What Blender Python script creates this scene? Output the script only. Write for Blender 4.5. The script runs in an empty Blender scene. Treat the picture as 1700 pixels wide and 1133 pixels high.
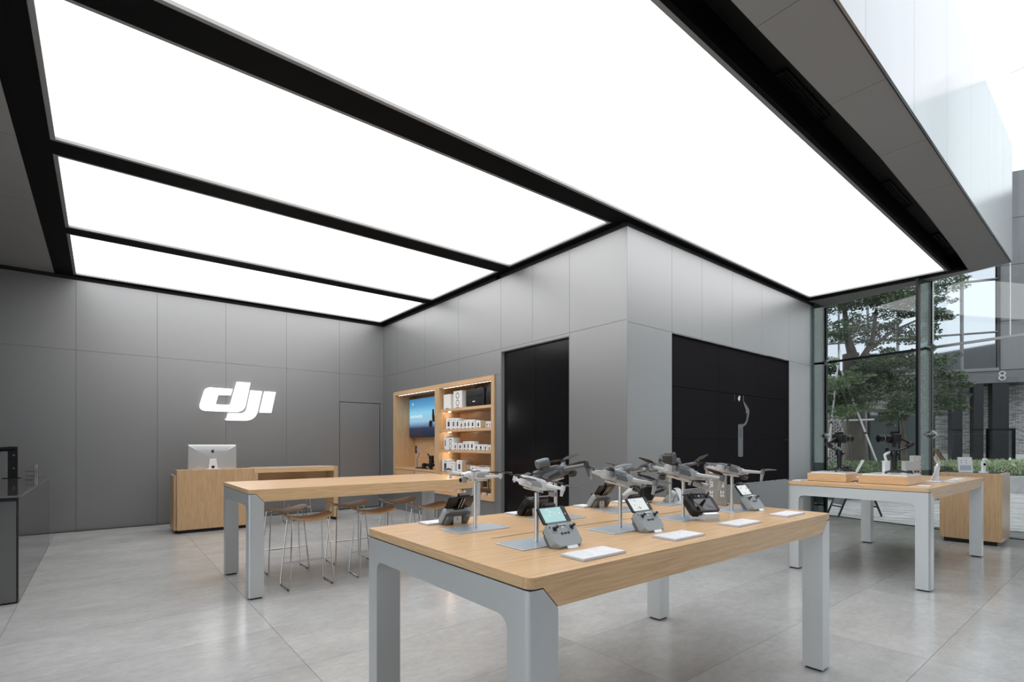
import bpy, bmesh, math, random
from mathutils import Vector, Matrix
random.seed(7)
PI = math.pi
SC = bpy.context.scene
COL = SC.collection

# ------------------------------------------------------------------ camera, world, exposure
cam_d = bpy.data.cameras.new('camera'); cam = bpy.data.objects.new('camera', cam_d); COL.objects.link(cam)
cam.location = (0, 0, 1.3)
cam.rotation_euler = (PI/2, 0, math.radians(51.24 - 90))
cam_d.sensor_width = 36; cam_d.lens = 847/1700*36
cam_d.shift_x = 0; cam_d.shift_y = (737.5 - 566.5)/1700
cam_d.clip_start = 0.05; cam_d.clip_end = 300
SC.camera = cam
world = bpy.data.worlds.new('world'); SC.world = world; world.use_nodes = True
wn = world.node_tree.nodes; wl = world.node_tree.links
bgn = wn['Background']
tcw = wn.new('ShaderNodeTexCoord'); nz = wn.new('ShaderNodeTexNoise'); nz.inputs['Scale'].default_value = 1.6; nz.inputs['Detail'].default_value = 3
rw = wn.new('ShaderNodeValToRGB'); rw.color_ramp.elements[0].color = (.80, .85, .92, 1); rw.color_ramp.elements[1].color = (.98, .99, 1, 1)
rw.color_ramp.elements[0].position = .3; rw.color_ramp.elements[1].position = .7
wl.new(tcw.outputs['Generated'], nz.inputs['Vector']); wl.new(nz.outputs['Fac'], rw.inputs['Fac']); wl.new(rw.outputs['Color'], bgn.inputs['Color'])
bgn.inputs['Strength'].default_value = 1.85
PANEL_E = 2.5
SC.view_settings.view_transform = 'Standard'
SC.view_settings.look = 'None'
SC.view_settings.exposure = 0.0
SC.view_settings.gamma = 1.0
SC.view_settings.use_curve_mapping = False

# ------------------------------------------------------------------ materials
MATS = {}
def mat(name, col, rough=.5, metal=0, spec=.5, noise=0, nscale=200, stretch=(1,1,1), bump=0, emit=None, estr=0, rand=0, coat=0, trans=0, aniso=0):
    m = bpy.data.materials.new(name); m.use_nodes = True; MATS[name] = m
    nt = m.node_tree; N = nt.nodes; L = nt.links; b = N['Principled BSDF']
    b.inputs['Base Color'].default_value = (*col, 1); b.inputs['Roughness'].default_value = rough; b.inputs['Metallic'].default_value = metal
    b.inputs['Specular IOR Level'].default_value = spec; b.inputs['Coat Weight'].default_value = coat; b.inputs['Coat Roughness'].default_value = .1
    b.inputs['Transmission Weight'].default_value = trans
    if emit: b.inputs['Emission Color'].default_value = (*emit, 1); b.inputs['Emission Strength'].default_value = estr
    if noise or bump or rand:
        tc = N.new('ShaderNodeTexCoord'); mp = N.new('ShaderNodeMapping'); mp.inputs['Scale'].default_value = stretch
        n = N.new('ShaderNodeTexNoise'); n.inputs['Scale'].default_value = nscale; n.inputs['Detail'].default_value = 4
        L.new(tc.outputs['Object'], mp.inputs['Vector']); L.new(mp.outputs['Vector'], n.inputs['Vector'])
        if noise or rand:
            mr = N.new('ShaderNodeMapRange'); mr.inputs['To Min'].default_value = 1-noise; mr.inputs['To Max'].default_value = 1+noise
            mr.inputs['From Min'].default_value = .3; mr.inputs['From Max'].default_value = .7
            L.new(n.outputs['Fac'], mr.inputs['Value']); src = mr.outputs['Result']
            if rand:
                oi = N.new('ShaderNodeObjectInfo'); m2 = N.new('ShaderNodeMapRange'); m2.inputs['To Min'].default_value = 1-rand; m2.inputs['To Max'].default_value = 1+rand
                L.new(oi.outputs['Random'], m2.inputs['Value']); mm = N.new('ShaderNodeMath'); mm.operation = 'MULTIPLY'
                L.new(src, mm.inputs[0]); L.new(m2.outputs['Result'], mm.inputs[1]); src = mm.outputs[0]
            vm = N.new('ShaderNodeVectorMath'); vm.operation = 'SCALE'; vm.inputs[0].default_value = col
            L.new(src, vm.inputs['Scale']); L.new(vm.outputs['Vector'], b.inputs['Base Color'])
        if bump:
            bp = N.new('ShaderNodeBump'); bp.inputs['Strength'].default_value = bump; bp.inputs['Distance'].default_value = .002
            L.new(n.outputs['Fac'], bp.inputs['Height']); L.new(bp.outputs['Normal'], b.inputs['Normal'])
    return m

def oak(name, axis, light=(.76, .505, .29), dark=(.56, .355, .185), rough=.27):
    m = bpy.data.materials.new(name); m.use_nodes = True; MATS[name] = m
    nt = m.node_tree; N = nt.nodes; L = nt.links; b = N['Principled BSDF']
    tc = N.new('ShaderNodeTexCoord')
    def chan(scale_long, scale_cross, detail, sc):
        mp = N.new('ShaderNodeMapping'); s = [scale_cross]*3; s[axis] = scale_long; mp.inputs['Scale'].default_value = s
        n = N.new('ShaderNodeTexNoise'); n.inputs['Scale'].default_value = sc; n.inputs['Detail'].default_value = detail
        L.new(tc.outputs['Object'], mp.inputs['Vector']); L.new(mp.outputs['Vector'], n.inputs['Vector']); return n
    n1 = chan(1.0, 34, 5, 2.0); n2 = chan(4.0, 210, 4, 2.0)
    mx = N.new('ShaderNodeMath'); mx.operation = 'MULTIPLY_ADD'; mx.inputs[1].default_value = .38
    sc = N.new('ShaderNodeMath'); sc.operation = 'MULTIPLY'; sc.inputs[1].default_value = .62
    L.new(n2.outputs['Fac'], sc.inputs[0]); L.new(n1.outputs['Fac'], mx.inputs[0]); L.new(sc.outputs[0], mx.inputs[2])
    r = N.new('ShaderNodeValToRGB'); e = r.color_ramp.elements
    e[0].position = .36; e[0].color = (*dark, 1); e[1].position = .60; e[1].color = (*light, 1)
    L.new(mx.outputs[0], r.inputs['Fac']); L.new(r.outputs['Color'], b.inputs['Base Color'])
    b.inputs['Roughness'].default_value = rough; b.inputs['Specular IOR Level'].default_value = .35
    bp = N.new('ShaderNodeBump'); bp.inputs['Strength'].default_value = .12; bp.inputs['Distance'].default_value = .001
    L.new(n2.outputs['Fac'], bp.inputs['Height']); L.new(bp.outputs['Normal'], b.inputs['Normal'])
    return m

def glass(name, tint, refl=1.0, ior=1.45):
    m = bpy.data.materials.new(name); m.use_nodes = True; MATS[name] = m
    N = m.node_tree.nodes; L = m.node_tree.links; N.clear()
    o = N.new('ShaderNodeOutputMaterial'); t = N.new('ShaderNodeBsdfTransparent'); t.inputs['Color'].default_value = (*tint, 1)
    g = N.new('ShaderNodeBsdfGlossy'); g.inputs['Roughness'].default_value = .01; fr = N.new('ShaderNodeFresnel'); fr.inputs['IOR'].default_value = ior
    mt = N.new('ShaderNodeMath'); mt.operation = 'MULTIPLY'; mt.inputs[1].default_value = refl
    mx = N.new('ShaderNodeMixShader'); L.new(fr.outputs[0], mt.inputs[0]); L.new(mt.outputs[0], mx.inputs[0])
    L.new(t.outputs[0], mx.inputs[1]); L.new(g.outputs[0], mx.inputs[2]); L.new(mx.outputs[0], o.inputs[0])
    return m

mat('wall_metal', (.305, .308, .313), .43, .75, noise=.07, nscale=900, bump=.15)
mat('column_metal', (.36, .365, .37), .40, .45, noise=.05, nscale=900, bump=.15)
mat('soffit_metal', (.34, .335, .33), .5, .2, noise=.03, nscale=900)
mat('wall_back_mat', (.02, .02, .022), .8)
mat('black_ceiling', (.004, .004, .0045), .6, spec=.08)
mat('black_duct', (.007, .007, .0075), .5, spec=.15)
mat('reveal', (.30, .30, .30), .5, .2)
mat('panel_light', (.9, .9, .9), .6, emit=(1, 1, 1.0), estr=PANEL_E)
def stone_mat():
    m = bpy.data.materials.new('floor_tile'); m.use_nodes = True; MATS['floor_tile'] = m
    N = m.node_tree.nodes; L = m.node_tree.links; b = N['Principled BSDF']
    tc = N.new('ShaderNodeTexCoord'); oi = N.new('ShaderNodeObjectInfo')
    off = N.new('ShaderNodeVectorMath'); off.operation = 'MULTIPLY_ADD'; off.inputs[1].default_value = (37, 19, 7)
    L.new(oi.outputs['Random'], off.inputs[0]); L.new(tc.outputs['Object'], off.inputs[2])
    def nz_(st, sc, det, ro=.6):
        mp = N.new('ShaderNodeMapping'); mp.inputs['Scale'].default_value = st; n = N.new('ShaderNodeTexNoise'); n.inputs['Scale'].default_value = sc; n.inputs['Detail'].default_value = det; n.inputs['Roughness'].default_value = ro
        L.new(off.outputs[0], mp.inputs[0]); L.new(mp.outputs[0], n.inputs['Vector']); return n
    a = nz_((1, 1.5, 1), 1.5, 9, .66); c = nz_((1, 1.7, 1), 13, 8, .75)
    mr = N.new('ShaderNodeMapRange'); mr.inputs['From Min'].default_value = .3; mr.inputs['From Max'].default_value = .7; mr.inputs['To Min'].default_value = .86; mr.inputs['To Max'].default_value = 1.1
    m2 = N.new('ShaderNodeMapRange'); m2.inputs['From Min'].default_value = .25; m2.inputs['From Max'].default_value = .75; m2.inputs['To Min'].default_value = .86; m2.inputs['To Max'].default_value = 1.12
    m3 = N.new('ShaderNodeMapRange'); m3.inputs['To Min'].default_value = .965; m3.inputs['To Max'].default_value = 1.035
    L.new(a.outputs['Fac'], mr.inputs['Value']); L.new(c.outputs['Fac'], m2.inputs['Value']); L.new(oi.outputs['Random'], m3.inputs['Value'])
    p = N.new('ShaderNodeMath'); p.operation = 'MULTIPLY'; q = N.new('ShaderNodeMath'); q.operation = 'MULTIPLY'
    L.new(mr.outputs[0], p.inputs[0]); L.new(m2.outputs[0], p.inputs[1]); L.new(p.outputs[0], q.inputs[0]); L.new(m3.outputs[0], q.inputs[1])
    vm = N.new('ShaderNodeVectorMath'); vm.operation = 'SCALE'; vm.inputs[0].default_value = (.435, .435, .430); L.new(q.outputs[0], vm.inputs['Scale']); L.new(vm.outputs[0], b.inputs['Base Color'])
    rr = N.new('ShaderNodeMapRange'); rr.inputs['To Min'].default_value = .10; rr.inputs['To Max'].default_value = .26; L.new(a.outputs['Fac'], rr.inputs['Value']); L.new(rr.outputs[0], b.inputs['Roughness'])
stone_mat()
mat('grout', (.12, .12, .12), .8)
mat('table_metal', (.62, .635, .645), .36, .55, noise=.03, nscale=700, bump=.08)
mat('plate_metal', (.56, .625, .69), .35, .7, noise=.03, nscale=700)
mat('aluminium', (.72, .73, .74), .28, .8)
mat('chrome', (.62, .61, .60), .16, 1)
mat('black_gap', (.008, .008, .009), .6)
oak('oak_x', 0); oak('oak_z', 2, (.64, .43, .245), (.45, .285, .15)); oak('oak_y', 1)
oak('oak_shelf', 1, (.70, .45, .26), (.52, .32, .175)); oak('ply', 0, (.50, .29, .145), (.38, .205, .095), .3)
mat('black_glass', (.006, .006, .007), .16, spec=.22)
mat('black_screen', (.020, .019, .021), .4, spec=.0)
mat('black_plastic', (.008, .008, .009), .35, spec=.4)
mat('black_gloss', (.006, .006, .008), .06, coat=1)
mat('rubber', (.012, .012, .012), .7)
mat('print_grey', (.05, .055, .065), .5, emit=(.35, .38, .42), estr=.11)
mat('print_dark', (.05, .055, .06), .5, emit=(.35, .38, .42), estr=.03)
mat('print_white', (.6, .62, .65), .5, emit=(.8, .85, .9), estr=.22)
mat('logo_white', (.95, .95, .95), .5, emit=(1, 1, 1), estr=1.5)
mat('logo_side', (.5, .5, .5), .5, .3, emit=(1, 1, 1), estr=1.3)
mat('drone_white', (.70, .71, .72), .4)
mat('drone_white_dark', (.36, .37, .38), .45)
mat('drone_grey', (.44, .445, .45), .32, .15)
mat('drone_grey_dark', (.15, .165, .175), .38, .15)
mat('drone_slate', (.13, .14, .155), .42, .1)
mat('drone_slate_dark', (.05, .052, .056), .45)
mat('propeller', (.012, .012, .013), .45, spec=.3)
mat('cradle', (.66, .65, .62), .4)
mat('rc_grey', (.34, .37, .38), .48)
mat('rc_light', (.52, .53, .53), .45)
mat('card_white', (.80, .80, .82), .5, noise=.06, nscale=60)
mat('acrylic', (.60, .62, .66), .08, spec=.6)
mat('letter_white', (.95, .95, .95), .6)
mat('sign_metal', (.40, .40, .39), .4, .5)
mat('tv_white', (.6, .6, .6), .5, emit=(.8, .9, 1), estr=.75)
mat('box_white', (.84, .83, .82), .45)
mat('box_side', (.78, .66, .60), .5)
mat('box_brown', (.42, .28, .16), .6)
mat('ink', (.03, .03, .035), .5)
mat('ink_teal', (.06, .22, .26), .5)
mat('price_blue', (.10, .14, .26), .5)
mat('yellow', (.75, .72, .02), .5); mat('orange', (.9, .18, .03), .5)
mat('case_black', (.007, .007, .008), .5, bump=.2, nscale=60)
mat('counter_steel', (.20, .20, .20), .22, .6)
mat('counter_glass', (.035, .035, .037), .07, spec=.22)
mat('counter_edge', (.35, .36, .37), .15, .8)
mat('imac', (.60, .61, .62), .3, .5)
mat('shelf_lamp', (1, .9, .75), .5, emit=(1, .82, .58), estr=140)
mat('shelf_strip', (1, .9, .75), .5, emit=(1, .88, .70), estr=4)
mat('fascia', (.33, .345, .36), .16, .85, noise=.04, nscale=3, stretch=(1, 1, .15), bump=.0)
mat('concrete_panel', (.20, .20, .205), .6, noise=.05, nscale=3)
mat('building_grey', (.16, .16, .165), .5, .1, noise=.05, nscale=2)
mat('building_dark', (.02, .021, .022), .4)
mat('building_glass', (.62, .65, .68), .03, .95)
mat('store_outside', (.05, .05, .052), .5)
mat('mullion_steel', (.30, .31, .32), .3, .85)
mat('mullion_black', (.008, .008, .009), .4, 0, spec=.2)
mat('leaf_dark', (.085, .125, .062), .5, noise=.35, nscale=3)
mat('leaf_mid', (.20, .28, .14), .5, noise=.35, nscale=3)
mat('leaf_grass', (.46, .54, .34), .5, noise=.4, nscale=5)
mat('bark', (.13, .112, .098), .85, noise=.3, nscale=8, stretch=(1, 1, .3), bump=.6)
mat('gate_green', (.075, .092, .092), .5, noise=.06, nscale=4)
mat('white_brick', (.62, .61, .60), .7, noise=.08, nscale=6)
mat('kerb', (.52, .52, .53), .7, noise=.1, nscale=5)
mat('paving', (.56, .54, .53), .65, noise=.18, nscale=3, stretch=(1, 1, 1))
mat('paving_base', (.20, .195, .19), .8)
mat('plinth_white', (.88, .87, .85), .6, noise=.05, nscale=3)
mat('screen_teal', (.1, .2, .2), .3, emit=(.42, .66, .66), estr=.75)
mat('screen_pale', (.1, .1, .1), .3, emit=(.80, .86, .85), estr=.8)
mat('screen_ui', (.01, .01, .01), .3); mat('screen_pink', (.8, .1, .3), .3, emit=(.9, .15, .4), estr=.7)
mat('screen_foam', (.5, .5, .5), .3, emit=(.9, .93, .92), estr=.8)
mat('reflect_brown', (.10, .055, .05), .3)
mat('white_gloss', (.82, .83, .85), .15)
mat('pale_blue', (.45, .52, .60), .2)
mat('gimbal_grey', (.30, .33, .37), .35, .3)
glass('window_glass', (.90, .93, .93), 1.0, 1.55)
glass('fin_glass', (.47, .54, .52), .5, 1.45)
glass('clear_acrylic', (.90, .92, .94), 1.0, 1.45)

# TV picture: blue to dark gradient as the displayed image
def tv_mat():
    m = bpy.data.materials.new('tv_picture'); m.use_nodes = True; MATS['tv_picture'] = m
    N = m.node_tree.nodes; L = m.node_tree.links; b = N['Principled BSDF']; b.inputs['Roughness'].default_value = .2
    b.inputs['Base Color'].default_value = (.01, .01, .01, 1)
    tc = N.new('ShaderNodeTexCoord'); sp = N.new('ShaderNodeSeparateXYZ'); L.new(tc.outputs['Generated'], sp.inputs[0])
    r = N.new('ShaderNodeValToRGB'); e = r.color_ramp.elements
    e[0].position = 0; e[0].color = (.004, .008, .022, 1); e[1].position = 1; e[1].color = (.04, .16, .32, 1)
    for p, c in ((.22, (.010, .022, .06)), (.30, (.10, .20, .33)), (.40, (.24, .40, .52)), (.62, (.20, .46, .60)), (.8, (.07, .26, .46))):
        q = e.new(p); q.color = (*c, 1)
    L.new(sp.outputs['Z'], r.inputs['Fac']); L.new(r.outputs['Color'], b.inputs['Emission Color']); b.inputs['Emission Strength'].default_value = 1.3
tv_mat()

def brick_mat():
    m = bpy.data.materials.new('brick_grey'); m.use_nodes = True; MATS['brick_grey'] = m
    N = m.node_tree.nodes; L = m.node_tree.links; b = N['Principled BSDF']; b.inputs['Roughness'].default_value = .8
    tc = N.new('ShaderNodeTexCoord'); mp = N.new('ShaderNodeMapping'); mp.inputs['Rotation'].default_value = (PI/2, 0, 0)
    br = N.new('ShaderNodeTexBrick'); br.inputs['Scale'].default_value = 1
    br.inputs['Brick Width'].default_value = .22; br.inputs['Row Height'].default_value = .055; br.inputs['Mortar Size'].default_value = .008
    br.inputs['Color1'].default_value = (.72, .70, .68, 1); br.inputs['Color2'].default_value = (.12, .12, .12, 1); br.inputs['Mortar'].default_value = (.16, .155, .15, 1)
    br.inputs['Bias'].default_value = -.35
    bp = N.new('ShaderNodeBump'); bp.inputs['Strength'].default_value = .6; bp.inputs['Distance'].default_value = .02
    L.new(tc.outputs['Object'], mp.inputs[0]); L.new(mp.outputs[0], br.inputs['Vector']); L.new(br.outputs['Color'], b.inputs['Base Color'])
    L.new(br.outputs['Fac'], bp.inputs['Height']); bp.invert = True; L.new(bp.outputs[0], b.inputs['Normal'])
brick_mat()

# ------------------------------------------------------------------ mesh helpers
class MB:
    def __init__(s): s.bm = bmesh.new()
    def box(s, lo, hi, bev=0, M=None, seg=1):
        r = bmesh.ops.create_cube(s.bm, size=1); vs = r['verts']
        c = [(a+b)/2 for a, b in zip(lo, hi)]; d = [abs(b-a) for a, b in zip(lo, hi)]
        for v in vs: v.co = Vector((v.co.x*d[0]+c[0], v.co.y*d[1]+c[1], v.co.z*d[2]+c[2]))
        if bev:
            es = list({e for v in vs for e in v.link_edges})
            g = bmesh.ops.bevel(s.bm, geom=es, offset=bev, segments=seg, profile=.5, affect='EDGES')
            vs = list({v for f in g['faces'] for v in f.verts} | {v for v in vs if v.is_valid})
        if M:
            for v in vs: v.co = M @ v.co
        return s
    def prism(s, poly, h0, h1, fr=None):
        """poly: list of 2-D points, extruded from h0 to h1 ; fr(a,b,h) -> xyz"""
        fr = fr or (lambda a, b, h: (a, b, h))
        A = [s.bm.verts.new(fr(a, b, h0)) for a, b in poly]; B = [s.bm.verts.new(fr(a, b, h1)) for a, b in poly]
        n = len(poly)
        try: s.bm.faces.new(A[::-1]); s.bm.faces.new(B)
        except Exception: pass
        for i in range(n):
            s.bm.faces.new((A[i], A[(i+1) % n], B[(i+1) % n], B[i]))
        return s
    def cyl(s, p0, p1, r0, r1=None, n=12, cap=True):
        r1 = r0 if r1 is None else r1
        p0 = Vector(p0); p1 = Vector(p1); d = (p1-p0); 
        if d.length < 1e-6: return s
        d.normalize(); u = d.orthogonal().normalized(); w = d.cross(u)
        A = []; B = []
        for i in range(n):
            a = 2*PI*i/n; o = u*math.cos(a)+w*math.sin(a)
            A.append(s.bm.verts.new(p0+o*r0)); B.append(s.bm.verts.new(p1+o*r1))
        for i in range(n): s.bm.faces.new((A[i], A[(i+1) % n], B[(i+1) % n], B[i]))
        if cap: s.bm.faces.new(A[::-1]); s.bm.faces.new(B)
        return s
    def tube(s, pts, r, n=8, closed=False):
        pts = [Vector(p) for p in pts]; rings = []; m = len(pts)
        rs = r if isinstance(r, (list, tuple)) else [r]*m
        prev = None
        for i, p in enumerate(pts):
            if closed: t = (pts[(i+1) % m]-pts[i-1])
            else: t = pts[min(i+1, m-1)]-pts[max(i-1, 0)]
            t.normalize()
            u = t.orthogonal().normalized() if prev is None else (prev - t*prev.dot(t)).normalized()
            prev = u; w = t.cross(u)
            rings.append([s.bm.verts.new(p+(u*math.cos(2*PI*k/n)+w*math.sin(2*PI*k/n))*rs[i]) for k in range(n)])
        for i in range(m if closed else m-1):
            a = rings[i]; b = rings[(i+1) % m]
            for k in range(n): s.bm.faces.new((a[k], a[(k+1) % n], b[(k+1) % n], b[k]))
        if not closed: s.bm.faces.new(rings[0][::-1]); s.bm.faces.new(rings[-1])
        return s
    def loft(s, secs, cap=True):
        """secs: list of lists of xyz, same length"""
        R = [[s.bm.verts.new(p) for p in q] for q in secs]; n = len(R[0])
        for a, b in zip(R, R[1:]):
            for k in range(n): s.bm.faces.new((a[k], a[(k+1) % n], b[(k+1) % n], b[k]))
        if cap: s.bm.faces.new(R[0][::-1]); s.bm.faces.new(R[-1])
        return s
    def sphere(s, c, r, sc=(1, 1, 1), u=12, v=8):
        g = bmesh.ops.create_uvsphere(s.bm, u_segments=u, v_segments=v, radius=r)
        for q in g['verts']: q.co = Vector((q.co.x*sc[0], q.co.y*sc[1], q.co.z*sc[2]))+Vector(c)
        return s
    def quad(s, *p):
        s.bm.faces.new([s.bm.verts.new(q) for q in p]); return s
    def xf(s, M):
        for v in s.bm.verts: v.co = M @ v.co
        return s
    def build(s, name, m, parent=None, smooth=False, kind=None):
        bmesh.ops.recalc_face_normals(s.bm, faces=s.bm.faces)
        if smooth:
            for e in s.bm.edges:
                if len(e.link_faces) != 2 or e.calc_face_angle(0) > math.radians(36): e.smooth = False
        me = bpy.data.meshes.new(name); s.bm.to_mesh(me); s.bm.free()
        if smooth:
            for p in me.polygons: p.use_smooth = True
        me.materials.append(MATS[m] if isinstance(m, str) else m)
        o = bpy.data.objects.new(name, me); COL.objects.link(o)
        if parent: o.parent = parent
        if kind: o['kind'] = kind
        return o

def thing(name, label, cat, loc=(0, 0, 0), rz=0, group=None, rot=None, kind=None):
    o = bpy.data.objects.new(name, None); COL.objects.link(o); o.empty_display_size = .1
    o.location = loc; o.rotation_euler = rot if rot else (0, 0, rz)
    if label: o['label'] = label
    if cat: o['category'] = cat
    if group: o['group'] = group
    if kind: o['kind'] = kind
    return o
def tag(o, label=None, cat=None, group=None, kind=None):
    if label: o['label'] = label
    if cat: o['category'] = cat
    if group: o['group'] = group
    if kind: o['kind'] = kind
    return o
def struct(name, label, cat='room'):
    return thing(name, label, cat, kind='structure')
def copy_tree(o, parent=None, skip=()):
    c = o.copy(); COL.objects.link(c); c.parent = parent
    for ch in o.children:
        if ch.name.split('.')[0] in skip: continue
        copy_tree(ch, c)
    return c
def fillet(poly, rad, n=5):
    """round polygon corners. rad: number or list"""
    out = []; m = len(poly)
    for i, p in enumerate(poly):
        r = rad[i] if isinstance(rad, (list, tuple)) else rad
        p = Vector(p); a = Vector(poly[i-1])-p; b = Vector(poly[(i+1) % m])-p
        if r <= 0: out.append(tuple(p)); continue
        ang = a.angle(b); t = min(r/math.tan(ang/2), a.length*.49, b.length*.49)
        p0 = p+a.normalized()*t; p1 = p+b.normalized()*t
        for k in range(n+1):
            u = k/n; q = p0*(1-u)**2+p*2*u*(1-u)+p1*u*u; out.append((q.x, q.y))
    return out
def rrect(w, h, r, n=4, cx=0, cy=0):
    return fillet([(cx-w/2, cy-h/2), (cx+w/2, cy-h/2), (cx+w/2, cy+h/2), (cx-w/2, cy+h/2)], r, n)
def text_mesh(txt, size, m, parent, M, depth=.001, name='lettering', spacing=1.0, bold=0):
    cu = bpy.data.curves.new('t', 'FONT'); cu.body = txt; cu.size = size; cu.extrude = depth; cu.align_x = 'CENTER'; cu.align_y = 'CENTER'
    cu.space_character = spacing; cu.offset = bold; cu.resolution_u = 2
    t = bpy.data.objects.new('t', cu); COL.objects.link(t)
    me = bpy.data.meshes.new_from_object(t); bpy.data.objects.remove(t); bpy.data.curves.remove(cu)
    me.transform(M); me.materials.clear(); me.materials.append(MATS[m]); me.name = name
    o = bpy.data.objects.new(name, me); COL.objects.link(o); o.parent = parent; return o
def frameM(o, x, y, z):
    """matrix from local axes x,y,z (columns) and origin"""
    x = Vector(x).normalized(); y = Vector(y).normalized(); z = Vector(z).normalized()
    return Matrix(((x.x, y.x, z.x, o[0]), (x.y, y.y, z.y, o[1]), (x.z, y.z, z.z, o[2]), (0, 0, 0, 1)))
ORD = ['first', 'second', 'third', 'fourth', 'fifth', 'sixth', 'seventh', 'eighth', 'ninth', 'tenth', 'eleventh', 'twelfth']

# ------------------------------------------------------------------ room geometry numbers
YB = 10.0; XW = 4.586; ZC = 3.8; ZJ = 2.70
G0 = Vector((10.306, 3.749)); GD = Vector((-.213, -.977)); GN = Vector((-.977, .213))   # glass front line, direction, inward normal
def gp(s, d=0): v = G0+GD*s+GN*d; return (v.x, v.y)
def gx(y): return G0.x+GD.x/GD.y*(y-G0.y)
def side_y(x): return 3.65+.0125*(x-XW)
def lean(x): return .0115*(x-2.4)

# ---- floor
fl = struct('floor', 'large pale grey stone tiles laid across the whole shop floor', 'floor')
base = MB().prism([(-3, -3.5), (gx(-3.5)+.02, -3.5), (gx(10.3)+.02, 10.3), (-3, 10.3)], -.12, -.006).build('subfloor', 'grout', fl)
def clip(poly, p, n):
    out = []
    for i in range(len(poly)):
        a = Vector(poly[i]); b = Vector(poly[(i+1) % len(poly)]); da = (a-p).dot(n); db = (b-p).dot(n)
        if da >= 0: out.append(tuple(a))
        if da*db < 0: out.append(tuple(a+(b-a)*(da/(da-db))))
    return out
xs = [-3.48+1.4725*i for i in range(12)]
ys = [-3.72+.7575*i for i in range(19)]
for i in range(len(xs)-1):
    for j in range(len(ys)-1):
        x0, x1, y0, y1 = xs[i]+.0012, xs[i+1]-.0012, ys[j]+.0010, ys[j+1]-.0010
        x0 = max(x0, -3); y0 = max(y0, -3.5); y1 = min(y1, 10.3)
        if x0 > 4.7 and y0 > 3.9: continue
        pl = clip([(x0, y0), (x1, y0), (x1, y1), (x0, y1)], G0+GN*.012, GN)
        if len(pl) < 3: continue
        c = Vector((sum(p[0] for p in pl)/len(pl), sum(p[1] for p in pl)/len(pl)))
        o = MB().prism([(p[0]-c.x, p[1]-c.y) for p in pl], -.012, 0).build('floor_tile', 'floor_tile', fl)
        o.location = (c.x, c.y, 0)

# ---- wall panels
def panel_grid(parent, rects, fr, m='wall_metal', th=.02, gap=.0035):
    for a0, b0, a1, b1 in rects:
        MB().prism([(a0+gap/2, b0+gap/2), (a1-gap/2, b0+gap/2), (a1-gap/2, b1-gap/2), (a0+gap/2, b1-gap/2)], 0, -th, fr).build('wall_panel', m, parent)
wb = struct('wall_back', 'grey metal panel wall behind the reception desk carrying the glowing logo', 'wall')
MB().box((-3.05, YB+.0215, -.1), (XW+.5, YB+.12, 4.3)).build('backing', 'wall_back_mat', wb)
frb = lambda a, b, h: (a, YB-h, b)
sx = [-3.0, -2.3, -1.305, -.308, .69, 1.669, 2.664, 3.655]
rects = []
for a, b in zip(sx, sx[1:]): rects += [(a, 0, b, ZJ), (a, ZJ, b, 3.745)]
rects += [(3.655, ZJ, XW, 3.745), (3.655, 2.14, XW, ZJ), (4.508, 0, XW, 2.14)]
panel_grid(wb, rects, frb)
dr = struct('door_1', 'flush grey door set into the back wall panels at the inner corner', 'door')
MB().box((3.665, YB+.006, .008), (4.498, YB+.021, 2.13)).build('door_leaf', 'wall_metal', dr)
for lo, hi in (((3.657, YB+.012, 0), (3.665, YB+.0215, 2.138)), ((4.498, YB+.012, 0), (4.506, YB+.0215, 2.138)), ((3.657, YB+.012, 2.13), (4.506, YB+.0215, 2.138))):
    MB().box(lo, hi).build('door_gap', 'black_gap', dr)

wr = struct('wall_right', 'grey metal panel wall with the recessed shelving and the tall black recess', 'wall')
frr = lambda a, b, h: (XW+(-h), a, b)
frr = lambda a, b, h: (XW-h, a, b)
Y1 = side_y(XW)
SH = (6.115, 9.505, .43, 2.34)   # shelf hole
BK = (4.555, 5.975, .0, 2.665)   # black recess
r_ = []
top = [Y1, 4.555, 5.265, 5.975, 7.123, 8.242, 9.381, YB]
for a, b in zip(top, top[1:]): r_.append((a, ZJ, b, 3.745))
r_ += [(Y1, 0, 4.555, ZJ), (4.555, 2.665, 5.975, ZJ), (5.975, 0, SH[0], 2.34), (5.975, 2.34, 7.123, ZJ), (7.123, 2.34, 8.242, ZJ), (8.242, 2.34, 9.381, ZJ), (9.381, 2.34, YB, ZJ),
       (SH[1], 0, YB, 2.34), (SH[0], 0, 7.123, .43), (7.123, 0, 8.242, .43), (8.242, 0, SH[1], .43)]
panel_grid(wr, r_, frr)
for lo, hi in (((XW+.0215, 6.02, -.1), (XW+.1, 6.11, 4.3)), ((XW+.0215, 9.51, -.1), (XW+.1, 10.1, 4.3)), ((XW+.0215, 6.02, 2.35), (XW+.1, 9.51, 4.3)), ((XW+.0215, 6.11, -.1), (XW+.1, 9.51, .42)),
               ((XW+.0215, Y1+.03, 2.68), (XW+.1, 6.02, 4.3)), ((XW+.0215, Y1+.03, -.1), (XW+.1, 4.55, 2.68))):
    MB().box(lo, hi).build('backing', 'wall_back_mat', wr)
bk = thing('black_wall_recess', 'tall black panelled recess in the grey wall right of the oak shelves', 'recess', (XW, 0, 0))
MB().box((.06, 4.557, 0), (.08, 5.265-.002, 2.663)).build('black_panel', 'black_glass', bk)
MB().box((.06, 5.265+.002, 0), (.08, 5.973, 2.663)).build('black_panel', 'black_glass', bk)
MB().box((.081, 4.5, 0), (.1, 6.03, 2.72)).build('back_plate', 'black_gap', bk)
for lo, hi in (((0, 5.967, 0), (.06, 5.973, 2.663)), ((0, 4.557, 0), (.06, 4.563, 2.663)), ((0, 4.563, 2.657), (.06, 5.967, 2.663))):
    MB().box(lo, hi).build('jamb', 'column_metal', bk)

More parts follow.
